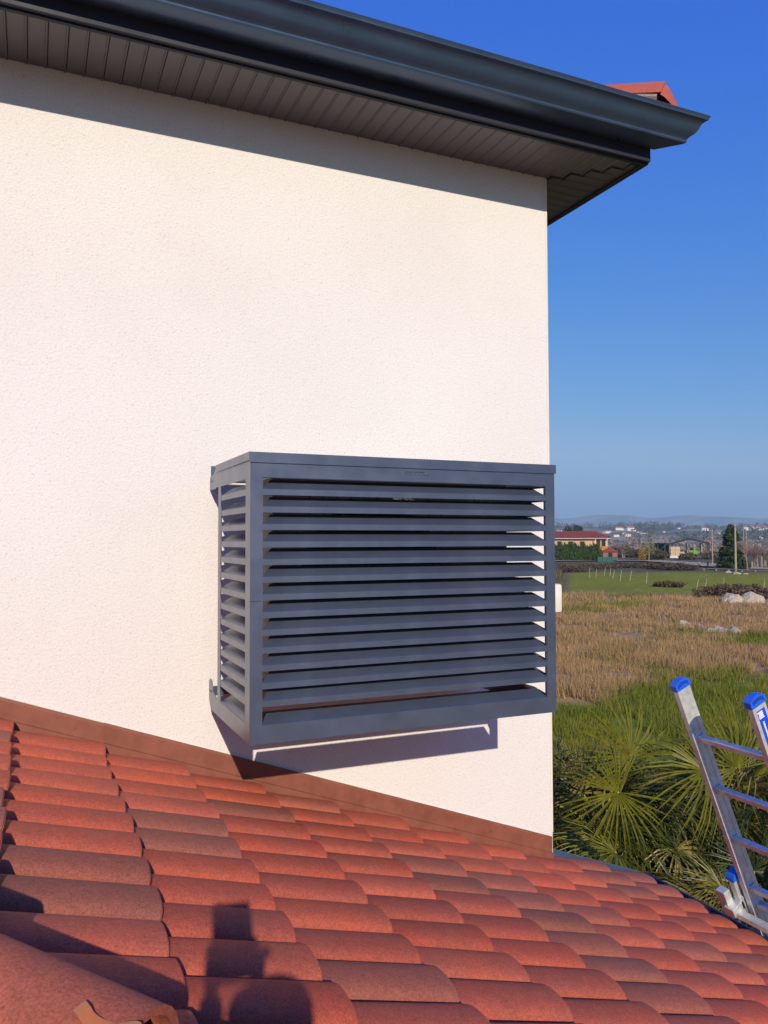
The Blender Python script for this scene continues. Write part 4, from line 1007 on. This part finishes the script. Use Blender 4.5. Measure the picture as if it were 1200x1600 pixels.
# conifer
def conifer():
    p = D(1142, 132); t = thing('conifer', 'dark narrow conifer with layered boughs beside the pole', 'conifer', p); Hh = 7.3
    m = MB(); m.tube([(0, 0, 0), (0, 0, Hh)], [.22, .03], 8); m.build('trunk', M_bark, t)
    g = np.random.RandomState(5); V = []
    lay = 17
    for k in range(lay):
        z = .5 + (Hh - .7) * k / lay; rad = (1 - k / lay) ** .85 * 2.7 + .15
        nb = int(7 + 6 * (1 - k / lay))
        for j in range(nb):
            a = g.uniform(0, 6.28); rr = rad * g.uniform(.6, 1.15)
            q = int(40 + 50 * rr)
            s_ = g.uniform(.1, 1, q); cx = np.cos(a) * s_ * rr; cy = np.sin(a) * s_ * rr; cz = z - .22 * s_ * rr + .10 * s_ ** 2 * rr
            c = np.stack([cx, cy, cz], -1) + g.normal(size=(q, 3)) * np.array([.10, .10, .06])
            a1 = g.normal(size=(q, 3)) * .15; b1 = g.normal(size=(q, 3)) * .09
            V.append(np.stack([c - b1, c + b1, c + a1 + np.array([0, 0, -.03])], 1).reshape(-1, 3))
    V = np.concatenate(V); o = link('crown', npmesh('crown', V, np.arange(len(V)).reshape(-1, 3), M_foli), t); o.color = (.055, .085, .022, 1)
conifer()
# bare trees
M_twig = mat('bare_twigs', (.20, .145, .115), .95, nscale=2, namt=.2, objcol=True)
def bare_tree(px, dist, hh, seed, label, col, spread=.55, shrub=False):
    rnd = random.Random(seed); t = thing('bare_tree', label, 'tree', D(px, dist)); tk = MB(); tw = MB()
    def grow(p, d, l, r_, lev):
        q = p + d * l; (tk if lev < 2 else tw).tube([p, (p + q) / 2 + Vector((rnd.uniform(-1, 1), rnd.uniform(-1, 1), 0)) * l * .06, q], [r_, r_ * .8, r_ * .6], 5 if lev < 2 else 3, cap=False)
        if lev >= 5: return
        for k in range(3 if lev else 4):
            nd = (d + Vector((rnd.uniform(-1, 1), rnd.uniform(-1, 1), rnd.uniform(-.25, .6))) * (spread + .12 * lev)).normalized(); grow(p + d * l * rnd.uniform(.65, 1), nd, l * rnd.uniform(.62, .82), r_ * .62, lev + 1)
    for s_ in range(3 if shrub else 1): grow(Vector((s_ * .3, 0, -.1)), Vector((rnd.uniform(-.15, .15), 0, 1)).normalized(), hh * .30, hh * .020, 0 if not shrub else 1)
    a = tk.build('trunk', M_twig, t); b_ = tw.build('crown', M_twig, t); a.color = (.30, .24, .20, 1); b_.color = (*col, 1)
bare_tree(1166, 131, 5.6, 3, 'leafless pale barked tree right of the thick pole', (.30, .21, .17))
bare_tree(1178, 140, 5.2, 4, 'leafless reddish brown tree behind the pale barked one', (.20, .12, .10), .8, True)
bare_tree(1157, 142, 5.6, 5, 'leafless reddish bush tree between pole and pale barked tree', (.20, .12, .10), .8, True)
bare_tree(1192, 150, 4.6, 6, 'leafless reddish tree at the right border of the road', (.20, .13, .11), .8, True)
bare_tree(972, 225, 6.0, 7, 'leafless grey brown tree between farmhouse and barn', (.20, .15, .12), .8, True)
bare_tree(960, 235, 5.6, 8, 'leafless grey brown tree just behind the garden shed', (.20, .15, .12), .8, True)
for px, d_, s_, lb in ((903, 290, 90, 'dark tree rising behind the farmhouse roof, right of two'), (888, 310, 91, 'dark tree rising behind the farmhouse roof, left of two')):
    t = thing('tree', lb, 'tree', D(px, d_)); m = MB(); m.tube([(0, 0, 0), (0, 0, 6)], [.3, .15], 6); m.build('trunk', M_bark, t)
    o = link('crown', clump_mesh('crown', 900, 1.9, 3.0, .5, s_), t, loc=(0, 0, 4.2)); o.color = (.05, .06, .035, 1)
# leafless woodland in the valley and hedgerows on the far hills
def wood(name, n, a0, a1, r0, r1, seed, hh, size, per, label, colf, mask=None):
    g = np.random.RandomState(seed); az = np.radians(g.uniform(a0, a1, n * 4)); r = np.sqrt(g.uniform(r0 ** 2, r1 ** 2, n * 4)); x = r * np.sin(az); y = r * np.cos(az)
    if mask is not None:
        k = mask(x, y); x, y, r = x[k], y[k], r[k]
    x, y, r = x[:n], y[:n], r[:n]; n = len(x); z = height(x, y); h = hh * g.uniform(.6, 1.25, n); c0_ = colf(g, n)
    u = g.normal(size=(n, per, 3)); u /= np.linalg.norm(u, axis=2)[..., None]; u *= g.uniform(.3, 1, (n, per, 1)) ** .5
    c = np.stack([x, y, z + h * .52], -1)[:, None] + u * np.stack([h * .42, h * .42, h * .5], -1)[:, None]
    a = g.normal(size=(n, per, 3)) * size * (h / hh)[:, None, None]; b_ = g.normal(size=(n, per, 3)) * size * .5 * (h / hh)[:, None, None]
    V = np.stack([c - b_, c + b_, c + a], 2).reshape(-1, 3)
    cc = np.repeat(c0_, per * 3, 0) * np.repeat(g.uniform(.75, 1.25, (n * per, 1)), 3, 0)
    return link(name, npmesh(name, V, np.arange(len(V)).reshape(-1, 3), M_grass, cc), label=label, cat='woodland', kind='stuff')
purp = lambda g, n: np.array([.33, .245, .19]) * g.uniform(.7, 1.3, (n, 1)) + g.uniform(0, .02, (n, 3))
dark = lambda g, n: np.where(g.uniform(size=(n, 1)) < .6, np.array([.065, .075, .045]), np.array([.18, .145, .10])) * g.uniform(.8, 1.2, (n, 1))
wood('valley_woodland', 700, 25, 60, 330, 800, 41, 7.5, .55, 120, 'leafless purple brown woodland filling the valley', purp)
wood('hill_woodland', 2600, 20, 62, 900, 2700, 42, 11, 1.8, 22, 'dark hedgerows and copses over the far hills', dark, lambda x, y: fbm(x / 150, y / 150, 3, 12) < .47)
wood('skyline_trees', 500, 20, 62, 2250, 2700, 43, 10, 1.8, 24, 'dark line of trees on the skyline of the far hills', dark, lambda x, y: fbm(x / 120 + 7, y / 120, 2, 14) > .56)
# far hamlet houses, each its own
M_hw = mat('far_white_wall', (.72, .68, .62), .9, nscale=.3); M_hr = mat('far_roof', (.34, .15, .10), .9, nscale=.3)
hmesh = MB(); hmesh.box(-6, 6, -4, 4, -2, 5.0, 0); hmesh.prism([(-4.6, 5.0), (4.6, 5.0), (0, 7.2)], 0, -6.5, 6.5, 1); hmesh = hmesh.mesh('far_house', [M_hw, M_hr])
HS = [(966, 828, 1), (971, 828, .8), (983, 829, 1.3), (990, 830, .7), (975, 834, .6), (947, 833, .9), (952, 831, .5), (1003, 834, .7), (1008, 834, .7), (998, 832, .5), (873, 831, .8), (884, 830, .5), (1100, 829, 1.1), (1122, 834, .8), (1167, 828, 1.2), (1175, 828, 1.3), (1183, 828, 1.4), (1192, 828, 1.2), (1199, 828, .9), (1189, 841, .7), (1060, 826, .5), (930, 836, .5), (963, 838, .8), (980, 838, .9), (1037, 831, .4)]
order = sorted(range(len(HS)), key=lambda i: HS[i][0])
for rank, i in enumerate(order):
    px, py, s_ = HS[i]
    v = Vector(((px - 600) / 1237.4, (py - 800) / 1237.4, 1)); d = r2 * v.x + d2 * v.y + fwd * v.z; d.normalize()
    t = 700.0; hit = None
    while t < 3200:
        q = d * t
        if q.z < float(height(q.x, q.y)) + 1: hit = t; break
        t += 12
    if hit is None: hit = 2300
    q = d * hit; q.z = float(height(q.x, q.y)) - .5
    o = link('far_house', hmesh, loc=q, label='tiny white house on the far hillside with pale red roof, %s from the left' % ORD[rank], cat='house', group='white houses scattered over the far hills')
    s2 = s_ * hit / 1500; o.scale = (s2, s2, s2); o.rotation_euler.z = random.uniform(-.6, .2)

# ================================================================== THE PHOTOGRAPHER (out of frame; casts the shadow on the tiles)
ph = MB(); ph.box(-.050, .050, -.005, .005, -.165, .012)
PHX, PHY, PHZ = .036, -.016, .048
phone = ph.build('phone', M_black, bevel=.003, label='black phone held upright behind the camera by the kneeling person', cat='phone', loc=(PHX, PHY - .01, PHZ)); phone.rotation_euler = (0, 0, -R(12))
person = thing('person', 'kneeling person in dark navy clothes holding up a phone with both hands', 'person', (0, -.55, zf(-.55) + .03))
po_ = person.location
def skin_obj(name, pts, edges, rads, m, parent, sub=2, root=0):
    me = bpy.data.meshes.new(name); me.from_pydata([tuple(Vector(p) - po_) for p in pts], edges, []); o = link(name, me, parent)
    md = o.modifiers.new('skin', 'SKIN'); 
    sv = me.skin_vertices[0].data if me.skin_vertices else None
    if sv is None:
        bm = bmesh.new(); bm.from_mesh(me); bm.verts.layers.skin.verify(); bm.to_mesh(me); bm.free(); sv = me.skin_vertices[0].data
    for i, r_ in enumerate(rads): sv[i].radius = (r_, r_) if not hasattr(r_, '__len__') else r_; sv[i].use_root = (i == root)
    s = o.modifiers.new('sub', 'SUBSURF'); s.levels = s.render_levels = sub; me.materials.append(m)
    dg = bpy.context.evaluated_depsgraph_get(); dg.update(); nm = bpy.data.meshes.new_from_object(o.evaluated_get(dg)); o.modifiers.clear(); o.data = nm
    nm.polygons.foreach_set('use_smooth', [True] * len(nm.polygons)); return o
fz0 = zf(-.55) + .03
hx, hy = .03, -.40
P = [(hx, -.62, fz0 + .38), (hx, -.60, fz0 + .60), (hx, -.56, -.35), (hx, -.46, -.15), (hx, -.39, -.04), (hx, -.36, .045),          # pelvis spine neck head
     (hx - .17, -.52, -.26), (hx - .20, -.30, -.34), (PHX - .07, -.11, -.17), (PHX - .055, -.05, -.11),
     (hx + .17, -.52, -.26), (hx + .22, -.30, -.34), (PHX + .07, -.11, -.17), (PHX + .055, -.05, -.11),
     (hx - .13, -.60, fz0 + .34), (hx - .16, -.30, fz0 + .12), (hx - .15, -.78, fz0 + .08), (hx - .15, -.92, fz0 + .04),
     (hx + .13, -.60, fz0 + .34), (hx + .16, -.30, fz0 + .12), (hx + .15, -.78, fz0 + .08), (hx + .15, -.92, fz0 + .04)]
Eg = [(0, 1), (1, 2), (2, 3), (3, 4), (4, 5), (2, 6), (6, 7), (7, 8), (8, 9), (2, 10), (10, 11), (11, 12), (12, 13), (0, 14), (14, 15), (15, 16), (16, 17), (0, 18), (18, 19), (19, 20), (20, 21)]
Rd = [.14, .13, .13, .06, .105, .100, .065, .045, .030, .026, .065, .045, .030, .026, .10, .075, .055, .04, .10, .075, .055, .04]
skin_obj('body', P, Eg, Rd, M_cloth, person)
for sg in (-1, 1):
    wx = PHX + sg * .052
    for f in range(4):
        z = PHZ - .095 - f * .021
        skin_obj('finger', [(wx, -.035, z - .005), (PHX + sg * .046, .004 - .02, z), (PHX + sg * .030, -.001 - .004, z + .002)] if False else [(wx, -.04, z - .01), (PHX + sg * .058, -.024, z), (PHX + sg * .054, -.010, z + .001), (PHX + sg * .040, -.006, z + .001)], [(0, 1), (1, 2), (2, 3)], [.010, .009, .008, .007], M_skin, person, 1)
    skin_obj('thumb', [(wx, -.05, -.10), (PHX + sg * .045, -.045, -.08), (PHX + sg * .028, -.036, -.06)], [(0, 1), (1, 2)], [.012, .010, .008], M_skin, person, 1)
skin_obj('palm', [(PHX - .05, -.04, -.12), (PHX - .056, -.042, -.06)], [(0, 1)], [.018, .018], M_skin, person, 1)
skin_obj('palm', [(PHX + .05, -.04, -.12), (PHX + .056, -.042, -.06)], [(0, 1)], [.018, .018], M_skin, person, 1)
# face on the head
hd_ = Vector((hx, -.36, .035))
m = MB()
for sx in (-.03, .03): m.tube([hd_ + Vector((sx, .075, .01)) - po_, hd_ + Vector((sx, .09, .01)) - po_], .010, 8)
m.build('eyes', M_black, person)
m = MB(); m.tube([hd_ + Vector((0, .07, .015)) - po_, hd_ + Vector((0, .105, -.02)) - po_], [.008, .014], 8); m.build('nose', M_skin, person)

# ================================================================== AIR
haze = MB(); haze.box(-9600, 9600, -9600, 9600, -80, 480)
M_haze = bpy.data.materials.new('haze'); M_haze.use_nodes = True; nt = M_haze.node_tree; nt.nodes.remove(nt.nodes['Principled BSDF'])
pv = nt.nodes.new('ShaderNodeVolumePrincipled'); pv.inputs['Color'].default_value = (.60, .85, 1, 1); pv.inputs['Density'].default_value = 2.0e-4; pv.inputs['Anisotropy'].default_value = 0
nt.links.new(pv.outputs[0], nt.nodes['Material Output'].inputs['Volume'])
haze.build('haze', M_haze, kind='stuff', label='thin pale blue air haze over the whole landscape', cat='haze')
print('tiles', tcount, 'objects', len(S.objects))
